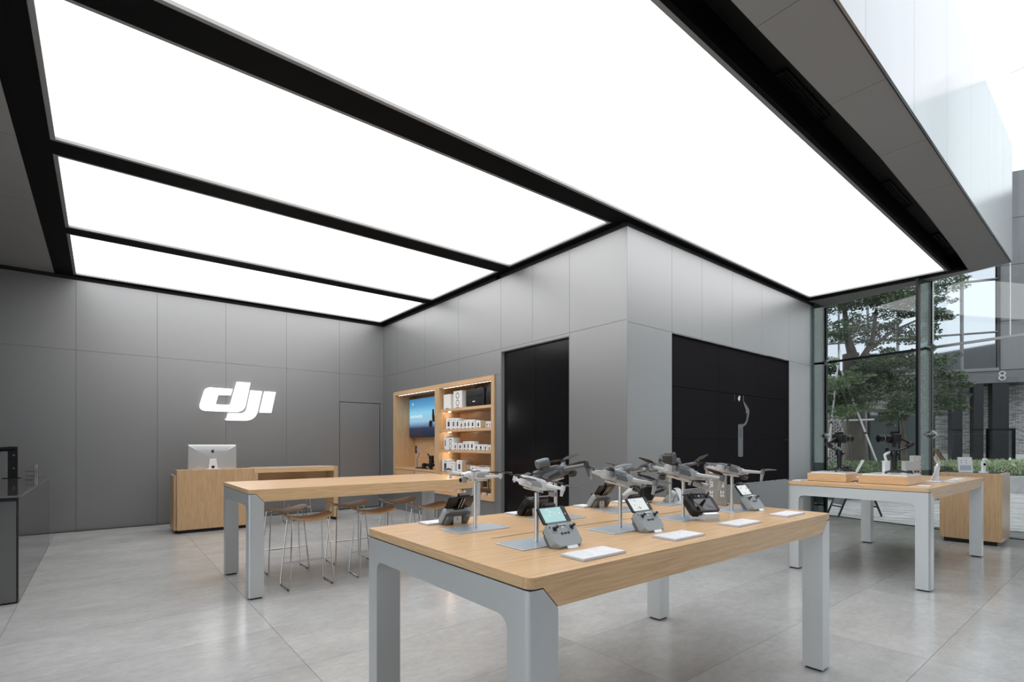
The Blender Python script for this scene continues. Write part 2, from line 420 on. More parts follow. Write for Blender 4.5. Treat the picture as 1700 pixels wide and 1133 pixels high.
ws = struct('wall_side', 'grey metal panel wall to the right of the projecting corner, around the video wall', 'wall')
ang = math.atan(.0125)
SO = Matrix.Translation((XW, Y1, 0)) @ Matrix.Rotation(ang, 4, 'Z')
frs = lambda a, b, h: tuple(SO @ Vector((a-XW, -h, b)))
r_ = []
tx = [XW, 5.461, 6.55, 7.66, 8.78, 9.63, 10.27]
VW = (5.461, 8.835, .715, 2.668)
tx = [XW, 5.461, 6.15, 6.95, 7.85, 8.835, 9.55, 10.27]
for a, b in zip(tx, tx[1:]): r_.append((a, ZJ-.025, b, 3.745))
r_ += [(XW, 0, 5.461, ZJ-.025), (8.835, 0, 9.55, ZJ-.025), (9.55, 0, 10.27, ZJ-.025)]
for a, b in ((5.461, 6.55), (6.55, 7.66), (7.66, 8.835)): r_.append((a, 0, b, VW[2]))
panel_grid(ws, r_, frs)
MB().box((0.03, .0215, -.1), (5.69, .05, .70), M=SO).build('backing', 'wall_back_mat', ws)
MB().box((0.03, .0215, 2.69), (5.69, .05, 4.3), M=SO).build('backing', 'wall_back_mat', ws)
MB().box((0.03, .0215, .70), (.86, .05, 2.69), M=SO).build('backing', 'wall_back_mat', ws)
MB().box((4.27, .0215, .70), (5.69, .05, 2.69), M=SO).build('backing', 'wall_back_mat', ws)

# ---- video wall
vw = thing('video_wall', 'black three by three video wall showing a folded phone gimbal, in the right grey wall', 'screen', (XW, Y1, 0), ang)
cx_ = [VW[0]-XW+.004, 6.61-XW, 7.722-XW, VW[1]-XW-.004]; cz = [VW[2]+.003, 1.367, 2.018, VW[3]-.003]
for i in range(3):
    for j in range(3):
        MB().box((cx_[i]+.003, .022, cz[j]+.003), (cx_[i+1]-.003, .05, cz[j+1]-.003)).build('display_panel', 'black_screen', vw)
MB().box((cx_[0], .051, cz[0]), (cx_[3], .07, cz[3])).build('back_frame', 'black_gap', vw)
for lo, hi in (((cx_[0]-.004, 0, cz[3]-.004), (cx_[3]+.004, .021, cz[3]+.003)), ((cx_[0]-.004, 0, cz[0]-.003), (cx_[0], .021, cz[3]-.004)), ((cx_[0], -.0005, cz[0]-.0035), (cx_[3], .021, cz[0]-.0005)), ((cx_[3], 0, cz[0]-.003), (cx_[3]+.004, .021, cz[3]-.004))):
    MB().box(lo, hi).build('trim_strip', 'black_gap', vw)
def flat(poly, m, name='shown_shape', y=.0215): 
    return MB().prism([(a-XW, b) for a, b in poly], y, y-.0006, lambda a, b, h: (a, h, b)).build(name, m, vw)
flat(rrect(.145, .475, .03, 3, 7.237, 1.35), 'print_grey', 'shown_handle')
flat([(7.316, 2.012), (7.325, 2.012), (7.335, 1.925), (7.43, 1.865), (7.475, 1.83), (7.508, 1.80), (7.50, 1.745), (7.44, 1.62), (7.385, 1.575), (7.31, 1.555), (7.30, 1.59), (7.36, 1.605), (7.40, 1.64), (7.425, 1.70), (7.44, 1.76), (7.40, 1.745), (7.40, 1.80), (7.345, 1.87), (7.318, 1.925)], 'print_grey', 'shown_arm')
flat(rrect(.075, .14, .03, 3, 7.237, 1.46), 'print_dark', 'shown_buttons', .0207)
flat([(7.062, 1.915), (7.068, 1.915), (7.068, 2.012), (7.062, 2.012)], 'print_grey', 'shown_line')
text_mesh('dji', .085, 'print_white', vw, frameM((7.192-XW, .0213, 1.965), (1, 0, 0), (.15, 0, 1), (0, -1, 0)), .0004, 'shown_logo', .8, .004)

# ---- unseen sides of the room
wl_ = struct('wall_left', 'grey panel wall on the left side of the shop', 'wall')
for i in range(5, 7): MB().box((-3.05, -3.5+1.95*i+.002, 0), (-3.0, -3.5+1.95*(i+1)-.002, 4.0)).build('wall_panel', 'wall_metal', wl_)
w2 = struct('added_window', 'tall glass front added on the unseen left side of the shop for daylight', 'window')  # out of view, added to let daylight in from the left
for i in range(5):
    MB().box((-3.03, -3.5+1.95*i+.01, .01), (-3.018, -3.5+1.95*(i+1)-.01, 3.79 if i > 1 else 6.4)).build('glass_pane', 'window_glass', w2)
    MB().box((-3.04, -3.5+1.95*i-.02, 0), (-3.0, -3.5+1.95*i+.009, 3.79 if i > 1 else 6.4)).build('mullion', 'mullion_black', w2)
wrr = struct('wall_rear', 'grey panel wall at the rear of the tall entrance space', 'wall')
for i in range(6):
    x0 = -3+2.02*i; MB().box((x0+.002, -3.55, 0), (min(x0+2.02, 8.9)-.002, -3.5, 6.5)).build('wall_panel', 'wall_metal', wrr)

# ------------------------------------------------------------------ ceiling
ce = struct('ceiling', 'black ceiling frame with grey soffits around the glowing panels', 'ceiling')
PX0, PX1 = -.335, 4.49
panels = [((PX0, 8.03), (PX1, 8.03), (PX1, 9.925), (PX0, 9.925)), ((PX0, 5.90), (PX1, 5.90), (PX1, 7.815), (PX0, 7.815)), ((PX0, 3.79), (PX1, 3.79), (PX1, 5.645), (PX0, 5.645)),
          ((PX0, 1.69), (9.52, 1.80), (9.44, 3.64), (PX0, 3.50))]
zc = lambda a, b, h: (a, b, h)
def strip(poly, m='black_ceiling', z0=ZC, z1=ZC+.20, name='ceiling_beam'): return MB().prism(poly, z0, z1).build(name, m, ce)
XL = -.545
strip([(XL, 9.925), (XW, 9.925), (XW, YB), (XL, YB)])
strip([(PX0, 7.815), (PX1, 7.815), (PX1, 8.03), (PX0, 8.03)])
strip([(PX0, 5.645), (PX1, 5.645), (PX1, 5.90), (PX0, 5.90)])
strip([(PX0, 3.50), (PX1, 3.566), (PX1, 3.79), (PX0, 3.79)])
strip([(XL, 1.45), (PX0, 1.45), (PX0, 9.925), (XL, 9.925)])
strip([(PX1, 3.566), (XW, 3.568), (XW, 9.925), (PX1, 9.925)])
strip([(XW, 3.568), (9.44, 3.64), (9.66, 3.64), (9.60, side_y(9.6)), (XW, Y1)])
strip([(9.52, 1.80), (9.66, 1.58), (9.70, 2.3), (9.66, 3.64), (9.44, 3.64)])
# thin rim beside the dark service slot
strip([(PX0, 1.655), (9.52, 1.765), (9.52, 1.80), (PX0, 1.69)], 'black_ceiling', ZC, ZC+.2, 'slot_rim')
strip([(PX0, 1.38), (9.7, 1.5), (9.7, 1.9), (PX0, 1.8)], 'black_duct', ZC+.201, ZC+.23, 'slot_top')
# grey soffits
ssx = [-.545, .82, 1.94, 3.058, 4.18, 5.27, 6.36, 7.53, 8.70, 9.70]
def inner(x):
    P = [(-.6, 1.455), (2.7, 1.47), (5.1, 1.455), (7.0, 1.50), (8.7, 1.56), (9.8, 1.615)]
    for (a, b), (c, d) in zip(P, P[1:]):
        if a <= x <= c: return b+(d-b)*(x-a)/(c-a)
outer = lambda x: 1.10+.0115*(x-3.2)
for a, b in zip(ssx, ssx[1:]):
    a2, b2 = a+.002, b-.002; m_ = (a2+b2)/2
    strip([(a2, outer(a2)), (b2, outer(b2)), (b2, inner(b2)), (m_, inner(m_)), (a2, inner(a2))], 'soffit_metal', ZC, ZC+.2, 'soffit_panel')
strip([(9.702, outer(9.7)), (gx(1.19)+.02, outer(9.75)), (gx(3.7), 3.71), (9.62, 3.71), (9.70, 2.3), (9.702, 1.58)], 'soffit_metal', ZC, ZC+.2, 'soffit_panel')
lsy = [1.45, 2.9, 4.3, 5.75, 7.2, 8.6, YB]
for a, b in zip(lsy, lsy[1:]): strip([(-3.0, a+.002), (XL-.002, a+.002), (XL-.002, b-.002), (-3.0, b-.002)], 'soffit_metal', ZC, ZC+.2, 'soffit_panel')
strip([(-3.0, 1.1), (XL-.002, 1.07), (XL-.002, 1.446), (-3.0, 1.446)], 'soffit_metal', ZC, ZC+.2, 'soffit_panel')
# roof mass
strip([(-3, 1.3), (gx(1.3)-.1, 1.3), (gx(4), 4.0), (10.2, 10.2), (-3, 10.2)], 'store_outside', 4.30, 5.2, 'roof_slab')
strip([(-3, 3.2), (gx(3.2)-.1, 3.2), (10.2, 10.2), (-3, 10.2)], 'store_outside', 5.2, 8.0, 'upper_storey')
# luminous panels
plab = ['luminous ceiling panel nearest the back logo wall', 'second luminous ceiling panel from the logo wall, over the reception side', 'third luminous ceiling panel, between two black ceiling beams over the bar table', 'huge luminous ceiling panel over the front table, running to the glass front']
for k, P in enumerate(panels):
    t = thing('ceiling_light', plab[k], 'ceiling light', (P[0][0], P[0][1], ZC), group='luminous ceiling panels')
    L = [(p[0]-P[0][0], p[1]-P[0][1]) for p in P]
    c = (sum(p[0] for p in L)/4, sum(p[1] for p in L)/4)
    def ins(d):
        out = []
        for p in L: out.append((p[0]+(d if p[0] < c[0] else -d), p[1]+(d if p[1] < c[1] else -d)))
        return out
    I = ins(.0345); J = ins(.0015); K = ins(.0340)
    MB().prism(I, .026, .035).build('diffuser', 'panel_light', t)
    for i in range(4):
        j = (i+1) % 4
        MB().prism([J[i], J[j], K[j], K[i]], .002, .04).build('light_frame', 'reveal', t)
# grilles
for gx0, gx1, lb in ((3.82, 4.66, 'black linear air grille in the ceiling slot, nearer the camera'), (6.25, 7.1, 'black linear air grille farther along the ceiling slot'), (8.3, 9.1, 'black linear air grille at the glass end of the ceiling slot')):
    t = thing('air_grille', lb, 'vent', ((gx0+gx1)/2, 1.665+lean(gx0)*.9, ZC+.199), ang, group='ceiling slot grilles')
    hw = (gx1-gx0)/2
    for yy in (-.06, .055): MB().box((-hw, yy, -.022), (hw, yy+.008, 0)).build('grille_frame', 'black_duct', t)
    for xx in (-hw, hw-.01): MB().box((xx, -.052, -.022), (xx+.01, .055, 0)).build('grille_frame', 'black_duct', t)
    for i in range(5): MB().box((-hw+.01, -.045+.021*i, -.015), (hw-.01, -.041+.021*i, -.001)).build('slat', 'mullion_black', t)
# fascia over the soffit edge
fa = struct('trim_1', 'tall brushed metal fascia rising above the soffit edge', 'fascia')
fx = [-3.0, -1.7, -.6, .45, 1.5, 2.57, 3.64, 4.73, 5.79, 6.842, 7.86, 8.86, 9.62]
ymx = lambda x: outer(x)-.012
for a, b in zip(fx, fx[1:]):
    MB().prism([(a+.0015, ymx(a)-.014), (b-.0015, ymx(b)-.014), (b-.0015, ymx(b)), (a+.0015, ymx(a))], ZC-.03, 5.33).build('fascia_panel', 'fascia', fa)
MB().prism([(-3, ymx(-3)+.002), (9.62, ymx(9.62)+.002), (9.62, ymx(9.62)+.012), (-3, ymx(-3)+.012)], ZC-.02, 5.3).build('fascia_backing', 'black_gap', fa)
MB().prism([(-3, ymx(-3)-.012), (9.62, ymx(9.62)-.012), (9.62, ymx(9.62)+.17), (-3, ymx(-3)+.17)], 5.331, 5.36).build('coping', 'fascia', fa)

# ------------------------------------------------------------------ glass front
wf = struct('window_1', 'tall frameless glass shopfront with green glass fins and steel clamps', 'window')
SB = [.065, 1.713, 3.43, 5.15, 6.87]
def gbox(s0, s1, d0, d1, z0, z1): 
    return MB().prism([gp(s0, d0), gp(s1, d0), gp(s1, d1), gp(s0, d1)], z0, z1)
for i in range(4):
    a, b = SB[i]+.006, SB[i+1]-.006
    for z0, z1 in ((.01, 1.442), (1.448, 2.765), (2.795, 3.79 if i < 1 else (3.79 if i == 1 else 6.4))):
        if i == 1 and z0 > 2.7:
            gbox(a, 2.62, -.006, .006, z0, 3.79).build('glass_pane', 'window_glass', wf); gbox(2.63, b, -.006, .006, z0, 6.4).build('glass_pane', 'window_glass', wf)
        else: gbox(a, b, -.006, .006, z0, z1).build('glass_pane', 'window_glass', wf)
    gbox(SB[i]+.03, SB[i+1]-.03, -.02, .02, 2.762, 2.798).build('cross_bar', 'mullion_black' if i == 0 else 'mullion_steel', wf)  # beyond the first bay, steel colour paints a white highlight on the black bar
    gbox(SB[i], SB[i+1], -.02, .02, 0, .0095).build('sill_channel', 'mullion_black', wf)
for i, s in enumerate(SB[:4]):
    zt = 3.79 if i < 2 else 6.4
    gbox(s-.028, s+(.012 if i else .034), -.024, .028, 0, zt).build('mullion', 'mullion_black', wf)
    if i: gbox(s+.0122, s+.02, -.018, .022, 2.80, zt).build('mullion_highlight', 'mullion_steel', wf)  # lighter steel strip stands in for the white highlight on the black mullion
    if i == 0:
        MB().prism([(9.79, 3.672), (10.28, 3.672), (10.28, 3.686), (9.79, 3.686)], 0.002, 3.79).build('glass_fin', 'fin_glass', wf)
    else:
        gbox(s-.008, s+.008, .03, .36, .002, zt).build('glass_fin', 'fin_glass', wf)
        gbox(s-.018, s+.018, .361, .42, .002, zt).build('fin_edge', 'mullion_black', wf)
    for z in (1.445, 2.78):
        c = gp(s); 
        fr_ = frameM((c[0], c[1], z), (GD.x, GD.y, 0), (0, 0, 1), (GN.x, GN.y, 0))
        m_ = MB(); m_.loft([[(x*k, y*k, h) for x, y in ((.075, 0), (0, .075), (-.075, 0), (0, -.075))] for k, h in ((1, -.03), (1, .03), (.45, .07), (.3, .13))])
        m_.cyl((0, 0, .1), (0, 0, .2), .014, .010); m_.xf(fr_).build('glass_clamp', 'mullion_steel', wf)

nb = struct('added_block', 'unseen dark block added across the lane to be mirrored in the windows opposite', 'building')  # out of view, added to darken the lower reflections in the office windows
for i in range(6):
    for j in range(3): MB().prism([(-8+5*i+.05, -16-2*i*.5), (-3.1+5*i, -16-2*(i+1)*.5), (-3.1+5*i, -22), (-8+5*i+.05, -22)], 3.5*j+.02, 3.5*(j+1)-.05).build('facade_panel', 'building_dark' if j == 1 else 'store_outside', nb)
# ------------------------------------------------------------------ outdoors
pv = struct('paving', 'striped stone paving of the plaza beyond the glass front', 'paving')
MB().prism([(9.4, -12), (40, -12), (40, 30), (10.8, 30), (10.33, 3.9)], -.2, -.03).build('paving_base', 'paving_base', pv)
MB().prism([(-22, -14), (9.35, -14), (9.35, -3.6), (-3.06, -3.6), (-3.06, 14), (-22, 14)], -.2, -.02).build('paving_base', 'paving', pv)
m_ = MB()
for k in range(120):
    # strips run across the view, parallel to the facade opposite
    D = Vector((-.434, .901)); N_ = Vector((.901, .434)); off = 10.2+.12*k
    q = N_*off
    a = q+D*(-7); b = q+D*8
    # trim to outside of shopfront
    pl = [(a.x, a.y), (b.x, b.y), (b.x+N_.x*.112, b.y+N_.y*.112), (a.x+N_.x*.112, a.y+N_.y*.112)]
    pl = clip(pl, G0-GN*.06, -GN)
    if len(pl) >= 3:
        # split into stones
        seg = 0; s0 = -7+random.random()
        while s0 < 8:
            s1 = s0+random.uniform(.9, 1.6)
            A = q+D*s0; B = q+D*(s1-.006)
            p2 = clip([(A.x, A.y), (B.x, B.y), (B.x+N_.x*.114, B.y+N_.y*.114), (A.x+N_.x*.114, A.y+N_.y*.114)], G0-GN*.06, -GN)
            h = random.uniform(-.012, -.004)
            if len(p2) >= 3: m_.prism(p2, -.03, h)
            s0 = s1
m_.build('paving_stones', 'paving', pv, kind='stuff')

def leaves(mb, c, r, n, size, sq=(1, 1, 1), long=2.2, up=0):
    for _ in range(n):
        while True:
            p = Vector((random.uniform(-1, 1), random.uniform(-1, 1), random.uniform(-1, 1)))
            if p.length < 1: break
        p = Vector((p.x*r*sq[0], p.y*r*sq[1], p.z*r*sq[2]))+Vector(c)
        a = Vector((random.gauss(0, 1), random.gauss(0, 1), random.gauss(0, .6)+up)).normalized()
        b = a.cross(Vector((random.gauss(0, 1), random.gauss(0, 1), random.gauss(0, 1)))).normalized()
        s = size*random.uniform(.6, 1.3)
        mb.quad(p-a*s*long/2, p+b*s/2, p+a*s*long/2, p-b*s/2)
def tree(x, y, trunk_r, ht, label, clusters, leafm, branches):
    t = thing('tree', label, 'tree', (x, y, 0))
    m_ = MB(); pts = [(0, 0, 0), (.02, .03, ht*.35), (-.06, .05, ht*.7), (-.1, .1, ht)]
    m_.tube(pts, [trunk_r*1.15, trunk_r, trunk_r*.85, trunk_r*.7], 12); m_.build('trunk', 'bark', t, True)
    for b in branches: MB().tube(b[0], b[1], 7).build('branch', 'bark', t, True)
    m_ = MB()
    for c, r, n, s in clusters:
        leaves(m_, c, r, int(n*5.5), s*.44, (1, 1, .5))
        for _ in range(9):
            q = Vector((random.gauss(0, 1), random.gauss(0, 1), random.gauss(0, .5))).normalized()*r; leaves(m_, (c[0]+q.x, c[1]+q.y, c[2]+q.z), r*.36, int(n*.38), s*.42, (1, 1, .35))
    m_.build('foliage', leafm, t, kind='stuff')
    return t
random.seed(11)
# image-plane lateral axis outdoors runs mostly along (.78,-.62)
lat = Vector((.78, -.62)); dep = Vector((.626, .78))
def cl(l, w, z, r, n, s=.085): v = lat*l+dep*w; return ((v.x, v.y, z), r, n, s)
cs = [cl(-.55, 0, 5.0, .8, 420), cl(.25, .2, 5.2, .85, 420), cl(.95, -.2, 4.95, .65, 330), cl(1.7, .3, 4.9, .5, 200), cl(-.7, -.3, 4.1, .5, 170), cl(.5, .5, 4.25, .6, 200), cl(1.5, .1, 4.1, .5, 160), cl(2.1, .1, 4.6, .35, 110),
      cl(-.75, .2, 3.2, .35, 110), cl(.1, -.5, 3.25, .5, 240), cl(.9, 0, 3.4, .4, 150), cl(-.2, -.5, 2.55, .5, 230), cl(.25, -.6, 2.9, .35, 150), cl(-.8, -.2, 2.4, .3, 100), cl(.55, -.5, 2.0, .3, 90), cl(2.3, .1, 5.4, .5, 120), cl(1.6, -.1, 3.35, .35, 90)]
def br(*P): return [tuple((lat*l+dep*w).to_3d()+Vector((0, 0, z))) for l, w, z in P]
tree(14.98, 4.64, .26, 3.6, 'large leafy tree with a thick brown trunk right behind the shopfront hedge', cs, 'leaf_dark',
     [(br((0, .05, 3.3), (-.25, 0, 4.1), (-.35, 0, 5.2)), [.14, .08, .03]), (br((0, .05, 3.2), (.4, 0, 3.9), (.6, .1, 4.9)), [.10, .06, .03]), (br((.2, 0, 3.6), (1.0, .1, 4.2), (1.9, .1, 4.6)), [.05, .035, .02]),
      (br((0, 0, 2.9), (.7, -.1, 3.3), (1.4, -.1, 3.5)), [.09, .05, .02]), (br((0, 0, 2.6), (-.5, -.2, 3.0), (-.8, -.2, 3.4)), [.07, .05, .02])])
random.seed(5)
cs = [cl(-.6, 0, 3.1, .7, 150, .09), cl(.4, 0, 2.95, .75, 170, .09), cl(1.1, 0, 2.5, .5, 200, .08), cl(-.2, -.3, 2.35, .5, 220, .08), cl(.7, 0, 3.6, .6, 200, .08), cl(-.5, 0, 3.8, .4, 120, .08), cl(1.2, 0, 3.2, .5, 170, .08)]
tree(18.0, 4.35, .07, 2.2, 'darker round leafy tree in front of the grey gate', cs, 'leaf_dark', [(br((0, 0, 2.0), (-.4, 0, 2.6), (-.6, 0, 3.2)), [.05, .04, .02]), (br((0, 0, 2.0), (.5, 0, 2.7), (.9, 0, 3.0)), [.05, .04, .02])])
# pale sprays of leaves of a young shrub-tree
random.seed(8)
cs = [cl(-.45, 0, 2.75, .35, 120, .07), cl(.1, 0, 2.9, .3, 110, .07), cl(-.2, 0, 2.1, .3, 90, .07), cl(.35, 0, 2.2, .22, 60, .06), cl(-.6, 0, 3.3, .25, 60, .06), cl(.5, .1, 3.1, .25, 70, .06)]
tree(14.2, 4.5, .03, 2.4, 'slim young tree with pale green leaves in front of the thick trunk', cs, 'leaf_mid', [(br((0, 0, 2.0), (-.2, 0, 2.5), (-.4, 0, 2.9)), [.025, .02, .01])])
# hedge
def hedge(a, b, z0, z1, w, n, size, m, label, up, long):
    A = Vector(a); B = Vector(b); L = (B-A).length; t = thing('hedge', label, 'hedge', (*A, 0), math.atan2(B.y-A.y, B.x-A.x))
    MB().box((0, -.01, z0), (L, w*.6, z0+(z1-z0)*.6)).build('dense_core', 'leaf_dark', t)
    m_ = MB()
    for _ in range(n):
        p = Vector((random.uniform(0, L), random.uniform(-w*.3, w), random.uniform(z0, z1)))
        aa = Vector((random.gauss(0, .7), random.gauss(0, .7), random.gauss(0, .5)+up)).normalized(); bb = aa.cross(Vector((random.gauss(0, 1), random.gauss(0, 1), .2))).normalized()
        s = size*random.uniform(.6, 1.3); m_.quad(p-aa*s*long/2, p+bb*s/2, p+aa*s*long/2, p-bb*s/2)
    m_.build('leaves', m, t, kind='stuff'); return t
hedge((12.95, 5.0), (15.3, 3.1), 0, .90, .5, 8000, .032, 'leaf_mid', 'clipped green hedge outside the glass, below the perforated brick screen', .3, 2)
hedge((18.15, 3.38), (20.4, 1.60), .44, .84, .5, 5200, .020, 'leaf_grass', 'strappy pale green planting in the raised kerb planter at the right', 1.0, 8)
t = thing('stone_planter', 'low pale stone planter wall under the strappy planting', 'planter', (18.1, 3.3, 0), math.atan2(-1.83, 2.25))
MB().box((0, -.25, -.004), (3.6, -.05, .43), .01).build('front_wall', 'kerb', t); MB().box((0, -.049, -.004), (3.6, .6, .40)).build('soil', 'leaf_dark', t)
t = thing('bench', 'low dark bench block outside, between hedge and brick building', 'bench', (17.4, 3.9, 0), math.atan2(-.62, .78))
MB().box((0, 0, .06), (.8, .4, .60), .01).build('seat_block', 'building_dark', t); MB().box((.05, .05, -.004), (.75, .35, .06)).build('plinth', 'building_dark', t)
# perforated brick screen
t = thing('brick_screen', 'white perforated brick screen wall behind the tree trunk', 'wall', (17.62, 6.37, 0), math.atan2(-.87, 1.09))
m_ = MB(); bw = .125
for r in range(42):
    z = .0+.056*r
    for c in range(9):
        x = (c+.5*(r % 2))*.165
        if x+bw > 1.36: continue
        m_.box((x, 0, z), (x+bw, .09, z+.031))
for c in range(16): m_.box((c*.0825+.005, .02, 0), (c*.0825+.03, .07, 2.36))
m_.build('brick_lattice', 'white_brick', t, kind='stuff')
MB().box((-.05, .11, -.004), (1.36, .3, 2.42)).build('dark_back_wall', 'building_dark', t)
MB().box((-.05, -.02, 2.37), (1.36, .3, 2.44)).build('coping', 'building_grey', t)
t = thing('metal_gate', 'grey green sheet metal gate behind the hedge', 'gate', (18.76, 5.46, 0), math.atan2(-1.0, 1.24))
for a, b in ((.04, .92), (.96, 2.0)): MB().box((a, 0, .02), (b, .04, 2.2)).build('gate_leaf', 'gate_green', t)
for x in (-.03, .925, 2.005): MB().box((x, -.02, -.004), (x+.035, .06, 2.3)).build('gate_post', 'building_dark', t)
MB().box((-.03, -.03, 2.301), (2.04, .08, 2.4)).build('header', 'building_grey', t)
# props and bars
def pole(label, a, b, r, m='plinth_white'):
    t = thing('support_pole', label, 'pole', (a[0], a[1], 0), group='tree support poles')
    A = Vector(a)-Vector((a[0], a[1], 0)); B = Vector(b)-Vector((a[0], a[1], 0))
    MB().cyl(A, B, r, n=8).build('pole', m, t)
    for k in (.25, .5, .75): P = A.lerp(B, k); MB().cyl(P, P.lerp(B, .03), r*1.2, n=8).build('band', 'building_dark', t)
pole('long slanting white pole propping the tree, descending to the right', (15.05, 3.94, .0), (14.1, 4.69, 3.1), .022)
pole('striped white pole leaning against the tree near the glass edge', (13.83, 5.0, .0), (14.08, 4.72, 3.6), .02)
pole('level white rail tied across the tree props', (13.55, 5.2, 1.86), (14.75, 4.2, 1.9), .022)
pole('thin grey prop behind the level rail, leaning left', (15.6, 4.55, .0), (14.9, 5.15, 2.3), .015)
# A-frame sign
t = thing('a_frame_sign', 'folding A-frame pavement sign with dark legs and white board outside the glass', 'sign', (10.62, 3.27, 0), math.atan2(-.48, .61))
for sgn in (-1, 1):
    f0 = frameM((sgn*.39, 0, 0), (0, 1, 0), (-sgn*.36, 0, .85), (sgn*.85, 0, .36))
    for yy in (-.06, .26): MB().box((yy-.012, 0, -.012), (yy+.012, .86, .012), M=f0).build('leg', 'mullion_black', t)
    MB().box((-.048, .22, -.006), (.248, .82, .006), M=f0).build('board', 'white_brick' if sgn > 0 else 'concrete_panel', t)
    MB().box((-.048, .17, -.01), (.248, .195, .01), M=f0).build('crossbar', 'mullion_black', t)
# building opposite
bd = thing('office_building', 'dark office building across the plaza with big reflective windows and the number 8', 'building', (30.3, 3.9, 0), math.atan2(.901, -.434))
# local: x = along facade (to the image left), y = toward the street is +y?  (rotate so that -y ... )
def bb(x0, x1, y0, y1, z0, z1, name, m, par=None): return MB().box((x0, y0, z0), (x1, y1, z1)).build(name, m, par or bd)
# local +y points to the shop side
bb(-7, 9, -.35, 0, 3.95, 4.48, 'ledge_band', 'building_grey')
bb(-7, 9, -3.0, -.36, 3.95, 4.1, 'porch_ceiling', 'building_dark')
bb(.16, 9, .002, .1, 4.47, 4.6, 'window_sill', 'concrete_panel')
wx = [.18, 1.36, 2.52, 3.68, 4.84, 6.0, 7.16, 8.4]
for i in range(7):
    for z0, z1 in ((4.6, 6.15), (6.2, 8.45), (8.5, 12.9)):
        w_ = bb(wx[i]+.03, wx[i+1]-.03, -.12, -.10, z0, z1, 'window', 'building_glass')
    bb(wx[i+1]-.028, wx[i+1]+.028, -.10, .04, 4.6, 12.9, 'mullion', 'concrete_panel')
for z in (6.15, 8.45): bb(.18, 8.4, -.099, .03, z+.002, z+.048, 'transom', 'concrete_panel')
bb(.10, .18, -.3, .05, 4.47, 12.9, 'corner_post', 'building_dark')
z_ = [4.5, 6.6, 9.0, 11.0, 13.0]
for a, b in zip(z_, z_[1:]):
    for c, d in ((-.95, .095), (-2.6, -.96), (-4.6, -2.61), (-7, -4.61)): bb(c+.01, d-.01, -.3, .0, a+.01, b-.01, 'facade_panel', 'concrete_panel')
for a, b in ((.97, .64), (1.74, 1.36), (.34, -.20), (2.9, 2.6)):
    bb(b, a, -.5, -.03, 0, 3.95, 'column', 'building_dark'); bb(b-.002, a+.002, -.51, -.02, 1.9, 1.95, 'column_band', 'mullion_black')
bb(-7, 9, -1.9, -1.7, .85, 3.95, 'brick_wall', 'brick_grey')
for a, b in ((-7, -3), (-2.99, -.6), (-.59, .6), (.61, 1.7), (1.71, 2.8), (2.81, 5), (5.01, 9)): bb(a, b, -1.9, -1.65, .10, .84, 'wall_plinth', 'plinth_white')
for a, b in ((.35, .34), (-.52, -.58)): bb(b, a+.04, -.6, -.5, 0, 1.9, 'door_jamb', 'mullion_black')
bb(-.58, .39, -.6, -.5, 1.901, 1.98, 'door_head', 'mullion_black')
bb(-.519, .339, -.58, -.56, .02, 1.9, 'door_glass', 'building_glass')
bb(-7, 9, -6, -3.01, 0, 3.95, 'inner_core', 'building_dark')
bb(-7, 9, -6, -.45, 4.5, 12.8, 'inner_mass', 'building_dark')
text_mesh('8', .62, 'kerb', bd, frameM((.04, .02, 4.22), (-1, 0, 0), (0, 0, 1), (0, 1, 0)), .02, 'number', 1, -.004)

